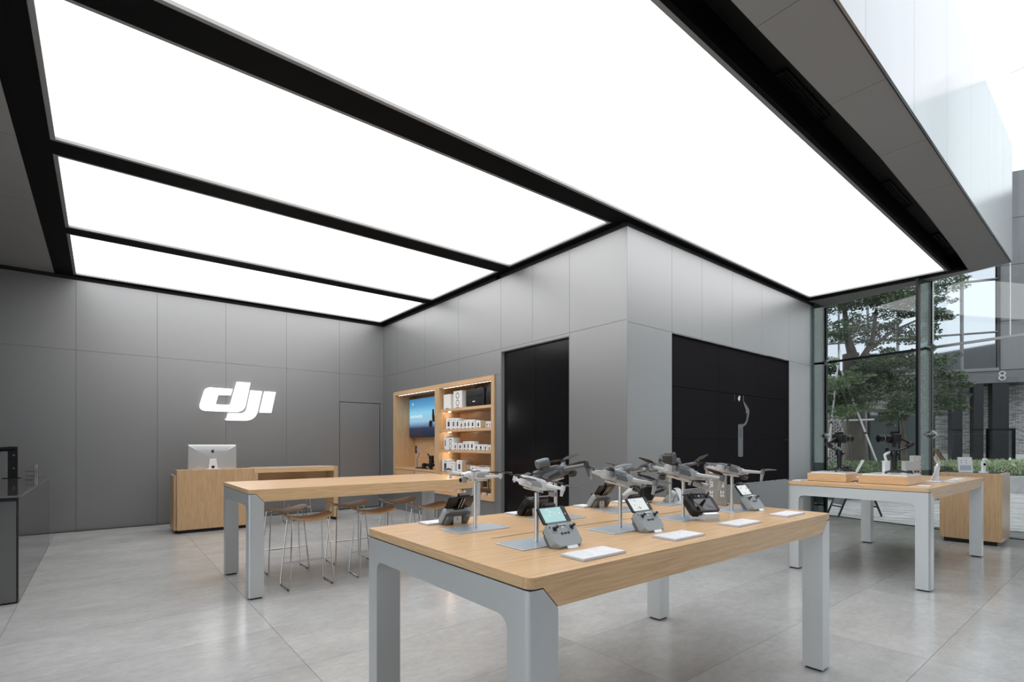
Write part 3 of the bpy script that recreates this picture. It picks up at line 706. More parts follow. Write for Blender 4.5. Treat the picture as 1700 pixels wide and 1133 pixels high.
# ------------------------------------------------------------------ tables
def bev_edges(bm, test, r, seg=4):
    es = [e for e in bm.edges if test(e) and (e.verts[0].co.xy-e.verts[1].co.xy).length < 1e-5]
    bmesh.ops.bevel(bm, geom=es, offset=r, segments=seg, profile=.5, affect='EDGES')
def make_table(label, x0, x1, y0, y1, zt, n1=.035, n2=.105, xa=.055, xb=.118, lw=.108, slot=True, group='oak display tables on metal frames'):
    cx, cy = (x0+x1)/2, (y0+y1)/2; hx, hy = (x1-x0)/2, (y1-y0)/2
    t = thing('display_table', label, 'table', (cx, cy, 0), group=group)
    prof = [(-hx, zt), (hx, zt), (hx, zt-n1), (hx-xa, zt-n1), (hx-xb, zt-n2), (-hx+xb, zt-n2), (-hx+xa, zt-n1), (-hx, zt-n1)]
    m_ = MB().prism(prof, -hy, hy, lambda a, b, h: (a, h, b))
    bev_edges(m_.bm, lambda e: all(abs(abs(v.co.x)-hx) < 1e-4 and abs(abs(v.co.y)-hy) < 1e-4 for v in e.verts), .028, 5)
    m_.build('tabletop', 'oak_x', t, True)
    for e_ in (1, -1): MB().box((e_*hx, -hy+.03, zt-n1+.0005), (e_*(hx+.0012), hy-.03, zt-.0008)).build('edge_band', 'oak_y', t)
    g = .005
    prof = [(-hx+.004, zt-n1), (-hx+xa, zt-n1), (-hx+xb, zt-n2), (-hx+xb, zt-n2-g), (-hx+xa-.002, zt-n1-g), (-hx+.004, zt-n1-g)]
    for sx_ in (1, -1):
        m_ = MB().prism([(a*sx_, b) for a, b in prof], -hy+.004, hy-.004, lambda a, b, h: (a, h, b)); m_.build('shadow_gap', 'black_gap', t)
        zr = zt-n1-.105; z1 = zt-n1-g
        poly = [(-hy, .014), (-hy, z1), (hy, z1), (hy, .014), (hy-lw, .014)]
        inn = fillet([(hy-lw, .014), (hy-lw, zr), (-hy+lw, zr), (-hy+lw, .014)], [0, .055, .055, 0], 6)
        full = [(-hy, .014), (-hy, z1), (hy, z1), (hy, .014)]+inn
        m_ = MB()
        secs = []
        for xx, zz in ((hx, z1), (hx-xa, z1), (hx-xb, zt-n2-g)):
            secs.append([(xx*sx_, a, (zz if abs(b-z1) < 1e-6 else b)) for a, b in full])
        m_.loft(secs)
        bev_edges(m_.bm, lambda e: all(abs(abs(v.co.x)-hx) < 1e-4 and abs(abs(v.co.y)-hy) < 1e-4 for v in e.verts), .024, 5)
        m_.build('end_frame', 'table_metal', t, True)
        for sy in (1, -1):
            MB().box((sx_*(hx-xb+.016)-.0, sy*(hy-lw+.012), 0), (sx_*(hx-.014), sy*(hy-.014), .0138)).build('foot', 'rubber', t)
    if slot: MB().box((-hx+.30, -.003, zt+.0001), (hx-.30, .003, zt+.0006)).build('cable_slot', 'black_gap', t)
    return t
K = 1.0387; ZT = .897
make_table('nearest oak table on thick grey metal frames, carrying the drones on poles', .992, 3.30, 1.152, 2.345, ZT)
make_table('long oak bar table with saddle stools beneath it, in front of the reception desk', .945, 3.30, 4.66, 5.80, .918, slot=False)
make_table('oak table at the glass front carrying two camera gimbals on oak plinths', 5.63, 7.95, 1.185, 2.375, .910, slot=False)

# ------------------------------------------------------------------ stools
def make_stool(label):
    t = thing('bar_stool', label, 'stool', group='saddle-seat bar stools')
    m_ = MB(); nx, ny = 14, 8; W_, D_ = .41, .30; vs = {}
    for s in (0, 1):
        for i in range(nx+1):
            for j in range(ny+1):
                u = i/nx*2-1; v = j/ny*2-1
                xx = u*W_/2*math.sqrt(1-.25*v*v*.6); yy = v*D_/2*math.sqrt(max(0, 1-.38*u*u))
                z = .628+.036*u*u-.010*v*v-(.013 if s else 0)
                vs[s, i, j] = m_.bm.verts.new((xx, yy, z))
    for s in (0, 1):
        for i in range(nx):
            for j in range(ny):
                f = [vs[s, i, j], vs[s, i+1, j], vs[s, i+1, j+1], vs[s, i, j+1]]; m_.bm.faces.new(f if s == 0 else f[::-1])
    rim = [(i, 0) for i in range(nx)]+[(nx, j) for j in range(ny)]+[(i, ny) for i in range(nx, 0, -1)]+[(0, j) for j in range(ny, 0, -1)]
    for a, b in zip(rim, rim[1:]+rim[:1]): m_.bm.faces.new((vs[0, *a], vs[1, *a], vs[1, *b], vs[0, *b]))
    m_.build('seat', 'ply', t, True)
    r = .0062
    for s in (-1, 1):
        X = .195*s; x1 = .155*s
        P = [(x1*.55, -.05, .608), (x1*.9, -.075, .612), (x1, -.082, .60), (X, -.15, .03), (X, -.142, .0135), (X, -.12, .0095), (X, .12, .0095), (X, .142, .0135), (X, .15, .03), (x1, .082, .60), (x1*.9, .075, .612), (x1*.55, .05, .608)]
        MB().tube(P, r, 8).build('side_frame', 'chrome', t, True)
        for y in (-.1, .1): MB().cyl((X, y, 0.0), (X, y, .014), .010, n=8).build('foot', 'rubber', t)
    for s in (-1, 1):
        z = .245 if s < 0 else .20; k = (z-.03)/.57; y = s*(.15+(.082-.15)*k); x = .195+(.155-.195)*k
        MB().cyl((-x, y, z), (x, y, z), .0045, n=8).build('footrest', 'chrome', t)
    return t
st0 = make_stool('bar stool nearest the camera, beside the near leg of the bar table')
st0.location = (1.478, 4.86, 0)
for x, y, rz, lb in ((1.47, 5.58, .02, 'bar stool behind the nearest one, its seat catching a grey sheen by the table leg'), (2.14, 4.91, -.03, 'second bar stool from the table leg on the near side'),
                     (2.14, 5.60, .03, 'middle bar stool of the far row, darker seat'), (2.76, 4.89, .02, 'bar stool partly behind the front table corner, last of the near row'), (2.745, 5.60, -.02, 'bar stool at the far end of the far row, before the far table leg'),
                     (2.55, 8.93, .0, 'bar stool standing in the open knee space of the reception desk')):
    s = copy_tree(st0); s.location = (x, y, 0); s.rotation_euler = (0, 0, rz); s['label'] = lb

# ------------------------------------------------------------------ reception desk
t = thing('reception_desk', 'oak reception desk with solid cabinet and open knee space below the logo', 'desk', (0, 0, 0))
MB().box((.835, 8.72, .05), (1.84, 8.76, .918)).build('front_panel', 'oak_z', t)
MB().box((.80, 8.761, .05), (.83, 9.30, .84)).build('side_panel', 'oak_z', t)
MB().box((.831, 8.761, .05), (1.84, 9.29, .80)).build('cabinet', 'oak_z', t)
MB().box((.835, 8.765, .9), (1.84, 9.0, .918)).build('counter_top', 'oak_x', t)
MB().box((1.845, 8.72, .845), (3.09, 9.16, .918)).build('desk_top', 'oak_x', t)
MB().box((3.09, 8.72, .05), (3.16, 9.16, .918)).build('end_panel', 'oak_z', t)
MB().box((1.842, 8.72, .05), (1.90, 9.16, .844)).build('inner_panel', 'oak_z', t)
MB().box((1.905, 9.06, .70), (3.085, 9.08, .844)).build('modesty_panel', 'oak_x', t)
MB().box((1.9, 9.0, .9185), (3.0, 9.14, .922)).build('desk_mat', 'pale_blue', t)
MB().box((.86, 8.76, 0), (1.86, 9.25, .05)).build('kick_plinth', 'black_gap', t)
MB().box((3.10, 8.75, 0), (3.15, 9.13, .05)).build('kick_plinth', 'black_gap', t)
# computer
t = thing('desktop_computer', 'silver all-in-one computer seen from behind on the reception desk', 'computer', (1.30, 8.86, .918))
m_ = MB(); 
m_.loft([[(x*1.0, 0.012, z) for x, z in rrect(.645, .40, .018, 4, 0, .17)], [(x, 0, z) for x, z in rrect(.645, .40, .018, 4, 0, .17)], [(x*.97, -.012, .17+(z-.17)*.95) for x, z in rrect(.645, .40, .018, 4, 0, .17)], [(x*.55, -.030, .17+(z-.17)*.5) for x, z in rrect(.645, .40, .018, 4, 0, .17)]])
m_.build('display_shell', 'imac', t, True)
MB().box((-.31, .0125, -.005), (.31, .016, .35)).build('screen', 'black_gloss', t)
MB().loft([[(x, -.031, z) for x, z in ((-.045, .155), (.045, .155), (.062, .002), (-.062, .002))], [(x, -.05, z) for x, z in ((-.045, .15), (.045, .15), (.062, .008), (-.062, .008))]]).build('stand', 'white_gloss', t)
MB().box((-.095, -.062, .001), (.095, .10, .008), .002).build('stand_foot', 'aluminium', t)
MB().cyl((0, -.052, .035), (0, -.0505, .035), .022, n=20).build('cable_hole', 'black_gap', t)
ap = []
for k in range(40):
    a = 2*PI*k/40; x = math.cos(a); z = math.sin(a)
    r = .024*(1-.10*abs(z)**3*(1 if abs(x) < .35 else 0)); X = r*x*.92; Z = r*z
    if z > .8 and abs(x) < .3: Z -= .003
    if z < -.85 and abs(x) < .25: Z += .002
    if X > .011 and abs(Z-.003) < .012: X = .0225-math.sqrt(max(0, .012**2-(Z-.003)**2))*.95
    ap.append((X, Z+.27))
lg = MB().prism(ap, -.020, -.0300, lambda a, b, h: (a, h, b)).prism([(.001, .297), (.002, .304), (.008, .311), (.009, .306), (.006, .299)], -.020, -.0275, lambda a, b, h: (a, h, b)).build('fruit_emblem', 'black_gap', t)
lg.location.y = -.0015
# logo on the wall
t = thing('logo_sign', 'glowing white three-letter logo mounted on the back wall', 'sign', (1.26, YB, 1.71))
def lz(poly, rad, nm):
    P = fillet([(a-1.26, b-1.71) for a, b in poly], rad, 7)
    o = MB().prism(P, -.022, -.045, lambda a, b, h: (a, h, b)).build(nm, 'logo_side', t)
    MB().prism([(a, b) for a, b in P], -.0452, -.052, lambda a, b, h: (a, h, b)).build('glowing_face', 'logo_white', o)
    for q in (P[0], P[len(P)//2]): MB().cyl((q[0]*.94+.02, -.021, q[1]*.94+.02), (q[0]*.94+.02, 0, q[1]*.94+.02), .006, n=6).build('standoff', 'logo_side', o)
lz([(1.355, 2.26), (1.765, 2.255), (1.735, 2.145), (1.545, 2.14), (1.505, 1.975), (1.725, 1.975), (1.83, 2.385), (2.045, 2.385), (1.945, 1.855), (1.245, 1.86)], [.11, .0, .0, .012, .012, .02, 0, 0, .17, .10], 'letter_d')
lz([(2.05, 2.25), (2.235, 2.245), (2.13, 1.71), (1.66, 1.71), (1.695, 1.835), (1.97, 1.835)], [0, 0, .23, 0, 0, .12], 'letter_j')
lz([(2.275, 2.245), (2.465, 2.245), (2.39, 1.865), (2.195, 1.865)], [0, 0, 0, 0], 'letter_i')

# ------------------------------------------------------------------ counter at the left
t = thing('glass_counter', 'dark glossy display counter at the left edge with a glass top', 'counter', (-.524, 5.74, 0))
MB().box((-2.0, .02, .012), (-.02, 3.14, .84), .004).build('body', 'counter_steel', t)
MB().box((-.0185, .02, .012), (-.0085, 1.7, .863)).build('side_glass', 'counter_glass', t)
MB().box((-.0185, 1.705, .012), (-.0085, 3.14, .863)).build('side_glass', 'counter_glass', t)
MB().box((-2.0, 0, .868), (0, 3.17, .88)).build('glass_top', 'counter_glass', t)
MB().box((-2.0, -.004, .865), (0.004, -.0005, .882)).build('top_edge', 'counter_edge', t)
MB().box((.0005, 0, .865), (.0045, 3.17, .882)).build('top_edge', 'counter_edge', t)
MB().box((-2.0, .01, .8405), (-.02, 3.13, .8675)).build('deck', 'black_gap', t)
MB().box((-1.98, .06, 0), (-.06, 3.1, .0118)).build('plinth', 'black_gap', t)
t = thing('black_stand', 'black upright display stand with a bent arm on the glass counter', 'stand', (-.86, 8.76, .88), .0)
MB().box((-.045, -.02, .008), (.045, .02, .386), .004).build('post', 'black_gloss', t)
MB().tube([(.02, 0, .36), (-.10, 0, .353), (-.2, 0, .33), (-.26, -.01, .31), (-.30, -.02, .27)], [.028, .03, .03, .028, .02], 8).build('arm', 'black_gloss', t, True)
MB().box((-.09, -.06, 0), (.07, .06, .008), .002).build('foot', 'black_gloss', t)
for z in (.28, .12): MB().cyl((.01, -.0205, z), (.01, -.026, z), .011, n=10).build('button', 'chrome', t)
t = thing('glass_block', 'small clear block with chrome rods on the glass counter', 'display', (-.68, 8.70, .88))
MB().box((.02, -.02, .0), (.05, .02, .12)).build('clear_block', 'clear_acrylic', t)
for z in (.03, .085): MB().cyl((-.062, -.03, z), (.03, -.03, z), .010, n=10).build('rod', 'chrome', t)
for x in (.028, .045): MB().cyl((x, -.03, .0), (x, -.03, .165), .004, n=8).build('pin', 'chrome', t)

# ------------------------------------------------------------------ shelving
y0, y1, z0, z1 = SH; XS = XW-.022; DEP = .42
t = thing('shelf_unit', 'recessed oak shelving with a screen bay and four product shelves', 'shelves', (XW, (y0+y1)/2, 0))
def sb(x0, x1, a, b, c, d, nm, m='oak_shelf', par=None): return MB().box((x0-XW, a-(y0+y1)/2, c), (x1-XW, b-(y0+y1)/2, d)).build(nm, m, par or t)
fw = .075
sb(XS, XW+DEP, y0+.004, y0+fw, z0+.004, z1-.004, 'side_board', 'oak_z'); sb(XS, XW+DEP, y1-fw, y1-.004, z0+.004, z1-.004, 'side_board', 'oak_z')
sb(XS, XW+DEP, y0+fw, y1-fw, z1-fw, z1-.004, 'top_board'); sb(XS, XW+DEP, y0+fw, y1-fw, z0+.004, z0+fw, 'bottom_board')
sb(XS, XW+DEP, 7.715, 7.86, z0+fw, z1-fw, 'divider', 'oak_z')
sb(XW+DEP, XW+DEP+.02, y0+.004, y1-.004, z0+.004, z1-.004, 'back_board')
SHZ = [1.90, 1.55, 1.20, .83]
for z in SHZ:
    s = sb(XS+.03, XW+DEP-.001, y0+fw+.001, 7.714, z-.045, z, 'shelf')
    sb(XW+.12, XW+.15, 7.60, 7.63, z-.049, z-.0452, 'shelf_lamp', 'shelf_lamp', s)
sb(XW+.05, XW+.058, y0+fw+.02, 7.69, z1-fw-.003, z1-fw-.0002, 'light_strip', 'shelf_strip')
sb(XW+.05, XW+.058, 7.88, y1-fw-.02, z1-fw-.003, z1-fw-.0002, 'light_strip', 'shelf_strip')
sb(XS+.01, XW+DEP-.001, 7.861, y1-fw-.001, .80, .835, 'counter_board')
for a, b in ((.51, .65), (.66, .79)):
    d = sb(XS+.004, XS+.024, 7.865, y1-fw-.005, a, b, 'drawer'); sb(XS-.01, XS+.003, 8.6, 8.625, b-.03, b-.018, 'knob', 'black_plastic', d)
sb(XS+.025, XW+DEP-.001, 7.861, y1-fw-.001, z0+fw+.001, .799, 'drawer_body')
t = thing('wall_screen', 'flat screen showing a blue misty picture of a small robot, in the shelf bay', 'screen', (XW+.30, 8.86, 1.44))
MB().box((0, -.70, 0), (.03, .57, .765)).build('display', 'black_plastic', t)
MB().box((-.002, -.692, .008), (-.0002, .562, .757)).build('picture', 'tv_picture', t)
MB().box((.031, -.2, .2), (.118, .2, .5)).build('wall_mount', 'black_plastic', t)
text_mesh('ROBOMASTER', .075, 'tv_white', t, frameM((-.0025, .27, .40), (0, -1, 0), (0, 0, 1), (-1, 0, 0)), .0003, 'caption')
text_mesh('dji', .07, 'tv_white', t, frameM((-.0025, .42, .66), (0, -1, 0), (0, 0, 1), (-1, 0, 0)), .0003, 'caption')
for y in (-.30, -.52): MB().cyl((-.0024, y, .245), (-.0028, y, .245), .07, n=14).build('shown_wheel', 'black_gap', t)
MB().prism([(-.36, .28), (-.5, .28), (-.52, .36), (-.44, .40), (-.42, .52), (-.36, .52), (-.35, .38)], -.0022, -.0026, lambda a, b, h: (h, a, b)).build('shown_robot', 'black_gap', t)
# boxes
def pbox(kind, label, ya, yb, h, z, dep=.10, m='box_white', icon='ink', xf=.03, sub=None, group='boxed products on the oak shelves'):
    cy = (ya+yb)/2; w = abs(ya-yb); t = thing(kind, label, 'box', (XW+xf, cy, z), group=group)
    MB().box((0, -w/2, 0), (dep, w/2, h), .0015).build('carton', m, t)
    F = lambda a, b, c, d, mm, nm: MB().box((-.0012, a*w, b*h), (-.0002, c*w, d*h)).build(nm, mm, t)
    if sub == 'rings':
        for zz in (.3, .72): 
            m_ = MB(); n = 16; R1, R2 = w*.2, w*.15
            for k in range(n):
                a, b = 2*PI*k/n, 2*PI*(k+1)/n
                m_.quad(*[(-.001, r*math.cos(q), h*zz+r*math.sin(q)) for r, q in ((R1, a), (R1, b), (R2, b), (R2, a))])
            m_.build('printed_icon', 'ink', t)
    elif sub == 'cross':
        for sg in (-1, 1): MB().prism([(-.15*w, h*.3+sg*0), (-.12*w, h*.3), (.15*w, h*.6), (.12*w, h*.6)] if sg > 0 else [(.15*w, h*.3), (.12*w, h*.3), (-.15*w, h*.6), (-.12*w, h*.6)], -.001, -.0003, lambda a, b, hh: (hh, a, b)).build('printed_icon', 'ink', t)
    elif icon: F(-.18, .25, .18, .68, icon, 'printed_icon')
    F(-.3, .80, .1, .84, 'ink', 'printed_caption') if icon and w > .07 else None
    MB().box((-.006, -w*.25, .001), (-.0045, w*.2, .014)).build('price_tag', 'price_blue', t)
    return t
pbox('product_box', 'wide white box printed with a faint outline, first on the top shelf', 7.644, 7.411, .25, 1.90, .2, icon=None, sub=None)
pbox('product_box', 'tall white box printed with two dark rings, second on the top shelf', 7.33, 7.068, .285, 1.90, .2, icon=None, sub='rings')
t = thing('carrying_case', 'black hard carrying case with top handle on the top shelf', 'case', (XW+.03, 6.715, 1.90))
MB().box((0, -.25, 0), (.22, .25, .285), .03, seg=3).build('shell', 'case_black', t, True)
MB().box((-.006, -.22, .16), (.0, .22, .19)).build('lid_seam', 'black_gloss', t)
MB().tube([(.11, .12, .27), (.11, .10, .33), (.11, 0, .345), (.11, -.10, .33), (.11, -.12, .27)], .014, 8).build('handle', 'black_plastic', t, True)
MB().box((-.009, -.03, .07), (-.0, .03, .085)).build('emblem', 'print_white', t)
t = thing('backpack', 'black backpack standing at the end of the top shelf', 'bag', (XW+.03, 6.325, 1.90))
MB().loft([[(x, y, z) for x, y in rrect(.22*k, .22*k, .05, 4, .12, 0)] for z, k in ((0, .9), (.02, 1), (.2, 1), (.3, .88), (.34, .6))]).build('bag_body', 'case_black', t, True)
MB().tube([(.12, .04, .335), (.12, .02, .355), (.12, -.02, .355), (.12, -.04, .335)], .008, 6).build('loop', 'black_plastic', t, True)
S2 = [(7.564, 7.395, .192), (7.375, 7.27, .185), (7.251, 7.145, .18), (7.129, 7.037, .128), (7.015, 6.925, .141), (6.917, 6.825, .146), (6.814, 6.699, .138), (6.656, 6.541, .12), (6.53, 6.414, .111), (6.397, 6.327, .099), (6.314, 6.268, .096)]
S3 = [(7.623, 7.547, .246), (7.53, 7.325, .207), (7.314, 7.223, .115), (7.176, 7.068, .115), (7.034, 6.936, .14), (6.925, 6.843, .144), (6.832, 6.715, .143), (6.705, 6.6, .094), (6.586, 6.472, .094), (6.448, 6.36, .09), (6.337, 6.271, .078)]
S4 = [(7.695, 7.485, .201), (7.477, 7.282, .167), (7.223, 7.068, .201), (7.056, 6.952, .174), (6.943, 6.835, .131), (6.825, 6.691, .119)]
for nm, z, S in (('second', 1.55, S2), ('third', 1.20, S3), ('fourth', .83, S4)):
    for i, (a, b, h) in enumerate(S):
        br_ = (nm == 'second' and i == 8) or (nm == 'fourth' and i in (3, 4))
        desc = 'plain brown carton' if br_ else ('tall white accessory box' if h > .17 else 'small white accessory box')
        pbox('product_box', '%s, %s from the left on the %s shelf down' % (desc, ORD[i], nm), a, b, h, z, .14 if h > .15 else .09, 'box_brown' if br_ else 'box_white', None if br_ else ('ink_teal' if (nm == 'fourth' and i == 5) else 'ink'),
             sub='rings' if (nm == 'third' and i == 1) else ('cross' if (nm == 'fourth' and i == 1) else None))
pbox('product_box', 'long low pinkish white box at the end of the fourth shelf down', 6.674, 6.288, .112, .83, .12, 'box_side', None)
pbox('product_box', 'flat brown carton lying on top of the long low box', 6.65, 6.33, .02, .9425, .1, 'box_brown', None)
pbox('product_box', 'tiny white box in front of the long low box', 6.50, 6.24, .045, .83, .02, 'box_white', None, .004)
# hanging accessories
rng = random.Random(3)
for i, (y, z, c) in enumerate(((6.47, .70, 'yellow'), (6.30, .70, 'ink'), (6.64, .69, 'ink'), (6.82, .68, 'ink'), (7.02, .69, 'ink'), (7.22, .68, 'ink'), (7.42, .69, 'ink'))):
    t = thing('hanging_pack', 'blister pack with %s item under the lowest shelf, %s from the right' % ('yellow and black' if c == 'yellow' else 'black', ORD[[1, 0, 2, 3, 4, 5, 6][i]]), 'accessory', (XW+.2, y, z), group='blister packs on hooks')
    MB().cyl((-.06, 0, .062), (.22, 0, .062), .003, n=6).build('hook', 'chrome', t)
    MB().box((0, -.06, -.10), (.004, .06, .058)).build('backing_card', 'box_side', t)
    MB().box((-.02, -.045, -.08), (-.0005, .045, .02), .004).build('item', 'ink', t)
    if c == 'yellow': MB().box((-.0225, .005, -.07), (-.0205, .03, .01)).build('stripe', 'yellow', t)
    MB().box((-.066, -.03, .050), (-.062, .03, .074)).build('price_tag', 'box_white', t)
for i, y in enumerate((6.33, 6.49, 6.66, 6.83, 7.0, 7.2, 7.4)):
    t = thing('small_pack', 'small white pack on the bottom board of the shelves, %s from the right' % ORD[i], 'accessory', (XW+.05, y, z0+fw), group='small packs on the bottom board')
    MB().box((0, -.035, 0), (.04, .03, .03), .003).build('pack', 'box_white', t); MB().box((-.001, -.03, .008), (-.0002, 0, .022)).build('printed_icon', 'price_blue', t)
# robot and phone gimbal in the bay
t = thing('toy_robot', 'black wheeled robot with an orange barrel on the shelf-bay counter', 'robot', (XW+.16, 8.31, .835))
for a in (-.11, .13):
    for b in (-.07, .07): MB().cyl((b-.02, a, .055), (b+.02, a, .055), .055, n=16).build('wheel', 'black_plastic', t)
MB().box((-.05, -.14, .05), (.05, .17, .10), .012).build('chassis', 'case_black', t)
MB().box((-.035, -.07, .10), (.035, .02, .18), .012).build('turret_base', 'case_black', t)
MB().box((-.03, -.07, .18), (.03, .04, .25), .012).build('turret', 'black_plastic', t)
MB().cyl((0, .02, .21), (0, .12, .28), .014, n=10).build('barrel', 'black_plastic', t); MB().cyl((0, .121, .2805), (0, .14, .294), .016, n=10).build('barrel_tip', 'orange', t)
t = thing('phone_gimbal', 'grey blue handheld phone gimbal standing in the shelf bay', 'gimbal', (XW+.16, 8.84, .835))
for a in (0, 2.1, 4.2): MB().cyl((0, 0, .02), (.09*math.cos(a), .09*math.sin(a), .004), .008, n=6).build('tripod_leg', 'aluminium', t)
MB().tube([(0, 0, .02), (0, 0, .12), (0, .01, .17)], [.014, .016, .012], 8).build('grip', 'gimbal_grey', t, True)
MB().tube([(0, .01, .17), (0, -.04, .22), (0, -.10, .30), (0, -.06, .36)], [.012, .011, .012, .014], 8).build('arm', 'gimbal_grey', t, True)
MB().box((-.012, .0, .28), (.0, .07, .43), .003).build('phone', 'black_gloss', t); MB().cyl((-.006, 0, .36), (-.006, -.06, .36), .012, n=8).build('clamp', 'gimbal_grey', t)
for i, (y, w) in enumerate(((8.72, .05), (8.60, .045), (8.50, .05), (8.38, .04))):
    t = thing('spare_part', 'small black accessory lying in the shelf bay, %s from the phone gimbal' % ORD[i], 'accessory', (XW+.1, y, .835), group='small accessories on the bay counter')
    MB().box((-w/2, -w*.7, 0), (w/2, w*.7, .025), .006).build('body', 'black_plastic', t); MB().cyl((0, 0, .025), (0, 0, .035), .012, n=10).build('dial', 'drone_grey', t)

# ------------------------------------------------------------------ drones and stands on the front table
def plate_stand(x, y, px0, px1, py0, py1, h, label):
    t = thing('drone_stand', label, 'stand', (x, y, ZT), group='blue grey plate stands with a pole')
    MB().box((px0-x, py0-y, .0005), (px1-x, py1-y, .004), .0008).build('base_plate', 'plate_metal', t)
    MB().cyl((0, 0, .004), (0, 0, h), .0095, n=20).build('pole', 'aluminium', t, True)
    return t
def blade(mb, o, ang, L, w, tilt=.12, fold=0):
    c, s = math.cos(ang), math.sin(ang)
    for (r0, r1, w0, w1) in ((.006, .35*L, w*.45, w), (.35*L, L, w, w*.35)):
        P = []
        for r, ww in ((r0, w0), (r1, w1)):
            for sg in (-1, 1):
                P.append((o[0]+c*r-s*ww/2*sg, o[1]+s*r+c*ww/2*sg, o[2]+sg*ww*tilt+r*.05))
        a, b, d, e = P[0], P[1], P[3], P[2]
        mb.loft([[a, b, d, e], [(p[0], p[1], p[2]-.0009) for p in (a, b, d, e)]])
def make_drone(kind, label, loc, yaw, pitch, seed=0, roll=0):
    rn = random.Random(seed)
    P = dict(mini=dict(L=.152, W=.068, H=.043, ax=.066, ay=.098, rx=-.080, ry=.092, pr=.060, m='drone_white', d='drone_white_dark', arm=.0085),
             air=dict(L=.200, W=.086, H=.054, ax=.088, ay=.142, rx=-.105, ry=.125, pr=.088, m='drone_grey', d='drone_grey_dark', arm=.0105),
             big=dict(L=.232, W=.090, H=.064, ax=.115, ay=.155, rx=-.125, ry=.140, pr=.105, m='drone_slate', d='drone_slate_dark', arm=.012),
             zoom=dict(L=.232, W=.090, H=.064, ax=.115, ay=.155, rx=-.125, ry=.140, pr=.105, m='drone_grey', d='drone_slate', arm=.012))[kind]
    t = thing('drone', label, 'drone', loc, rot=(roll, pitch, yaw))
    L, W_, H = P['L'], P['W'], P['H']
    secs = []
    for u, w, h0, h1 in ((-.5, .62, .18, .78), (-.46, .80, .08, .92), (-.2, .98, .0, 1.0), (.12, .96, .02, .95), (.32, .84, .22, .84), (.44, .66, .30, .70), (.5, .46, .36, .60)):
        q = fillet([(-W_/2*w, H*h0), (W_/2*w, H*h0), (W_/2*w*.72, H*h1), (-W_/2*w*.72, H*h1)], H*.13, 3)
        secs.append([(u*L, a, b) for a, b in q])
    MB().loft(secs).build('body', P['m'], t, True)
    # battery hatch on top, side recess panels, vents
    secs = []
    for u, w, hh in ((-.49, .30, .0), (-.44, .38, .06), (-.1, .42, .10), (.12, .36, .05), (.17, .30, .0)):
        q = fillet([(-W_*w, H*.84), (W_*w, H*.84), (W_*w*.7, H*(1.0+hh)), (-W_*w*.7, H*(1.0+hh))], H*.05, 2); secs.append([(u*L, a, b) for a, b in q])
    MB().loft(secs).build('battery', P['m'] if kind == 'mini' else P['d'], t, True)
    for s in (-1, 1):
        MB().loft([[(x, s*W_*(.445-.10*(z/H-.3)), z) for x, z in fillet([(-.40*L, H*.32), (.10*L, H*.32), (.02*L, H*.78), (-.42*L, H*.80)], H*.1, 3)],
                   [(x, s*W_*(.51-.16*(z/H-.3)), z) for x, z in fillet([(-.39*L, H*.36), (.09*L, H*.36), (.01*L, H*.74), (-.41*L, H*.76)], H*.1, 3)]]).build('side_panel', P['d'], t)
        MB().box((.20*L, s*W_*.385-.002, H*.42), (.30*L, s*W_*.385+.006*s, H*.62), .001).build('arm_hinge', P['d'], t)
    # nose sensors, gimbal camera
    for s in (-1, 1): MB().cyl((.495*L, s*W_*.16, H*.52), (.515*L, s*W_*.16, H*.52), H*.085, n=10).build('vision_sensor', 'black_gloss', t)
    g = MB().box((.30*L, -W_*.16, H*.02), (.44*L, W_*.16, H*.20), .003).build('gimbal_mount', 'drone_slate_dark', t)
    if kind == 'zoom':
        o = MB().cyl((.30*L, 0, -H*.10), (.62*L, 0, -H*.10), H*.27, n=18).build('camera', 'drone_grey', t, True); MB().cyl((.621*L, 0, -H*.10), (.64*L, 0, -H*.10), H*.22, n=18).build('lens', 'black_gloss', o, True)
    else:
        cs_ = H*(.30 if kind == 'mini' else .27); o = MB().box((.36*L, -cs_*1.1, -cs_*1.1), (.36*L+cs_*2.0, cs_*1.1, cs_*.85), cs_*.4, seg=3).build('camera', 'drone_slate_dark' if kind != 'mini' else 'drone_white_dark', t, True)
        MB().cyl((.36*L+cs_*2.0, 0, -cs_*.1), (.36*L+cs_*2.35, 0, -cs_*.1), cs_*.75, n=14).build('lens', 'black_gloss', o)
    MB().tube([(.33*L, -W_*.2, H*.1), (.40*L, -W_*.33, -H*.02), (.44*L, -W_*.33, -H*.12), (.44*L, -W_*.2, -H*.12)], H*.05, 6).build('gimbal_arm', P['d'], t, True)
    # belly tray clip
    MB().box((-.34*L, -W_*.36, -H*.16), (.16*L, W_*.36, -H*.02), .002).build('display_cradle', 'cradle', t)
    for s in (-1, 1):
        MB().box((-.18*L, s*W_*.37, -H*.15), (.06*L, s*W_*.37+s*.003, H*.22), .001).build('cradle_clip', 'cradle', t)
    # arms
    r = P['arm']
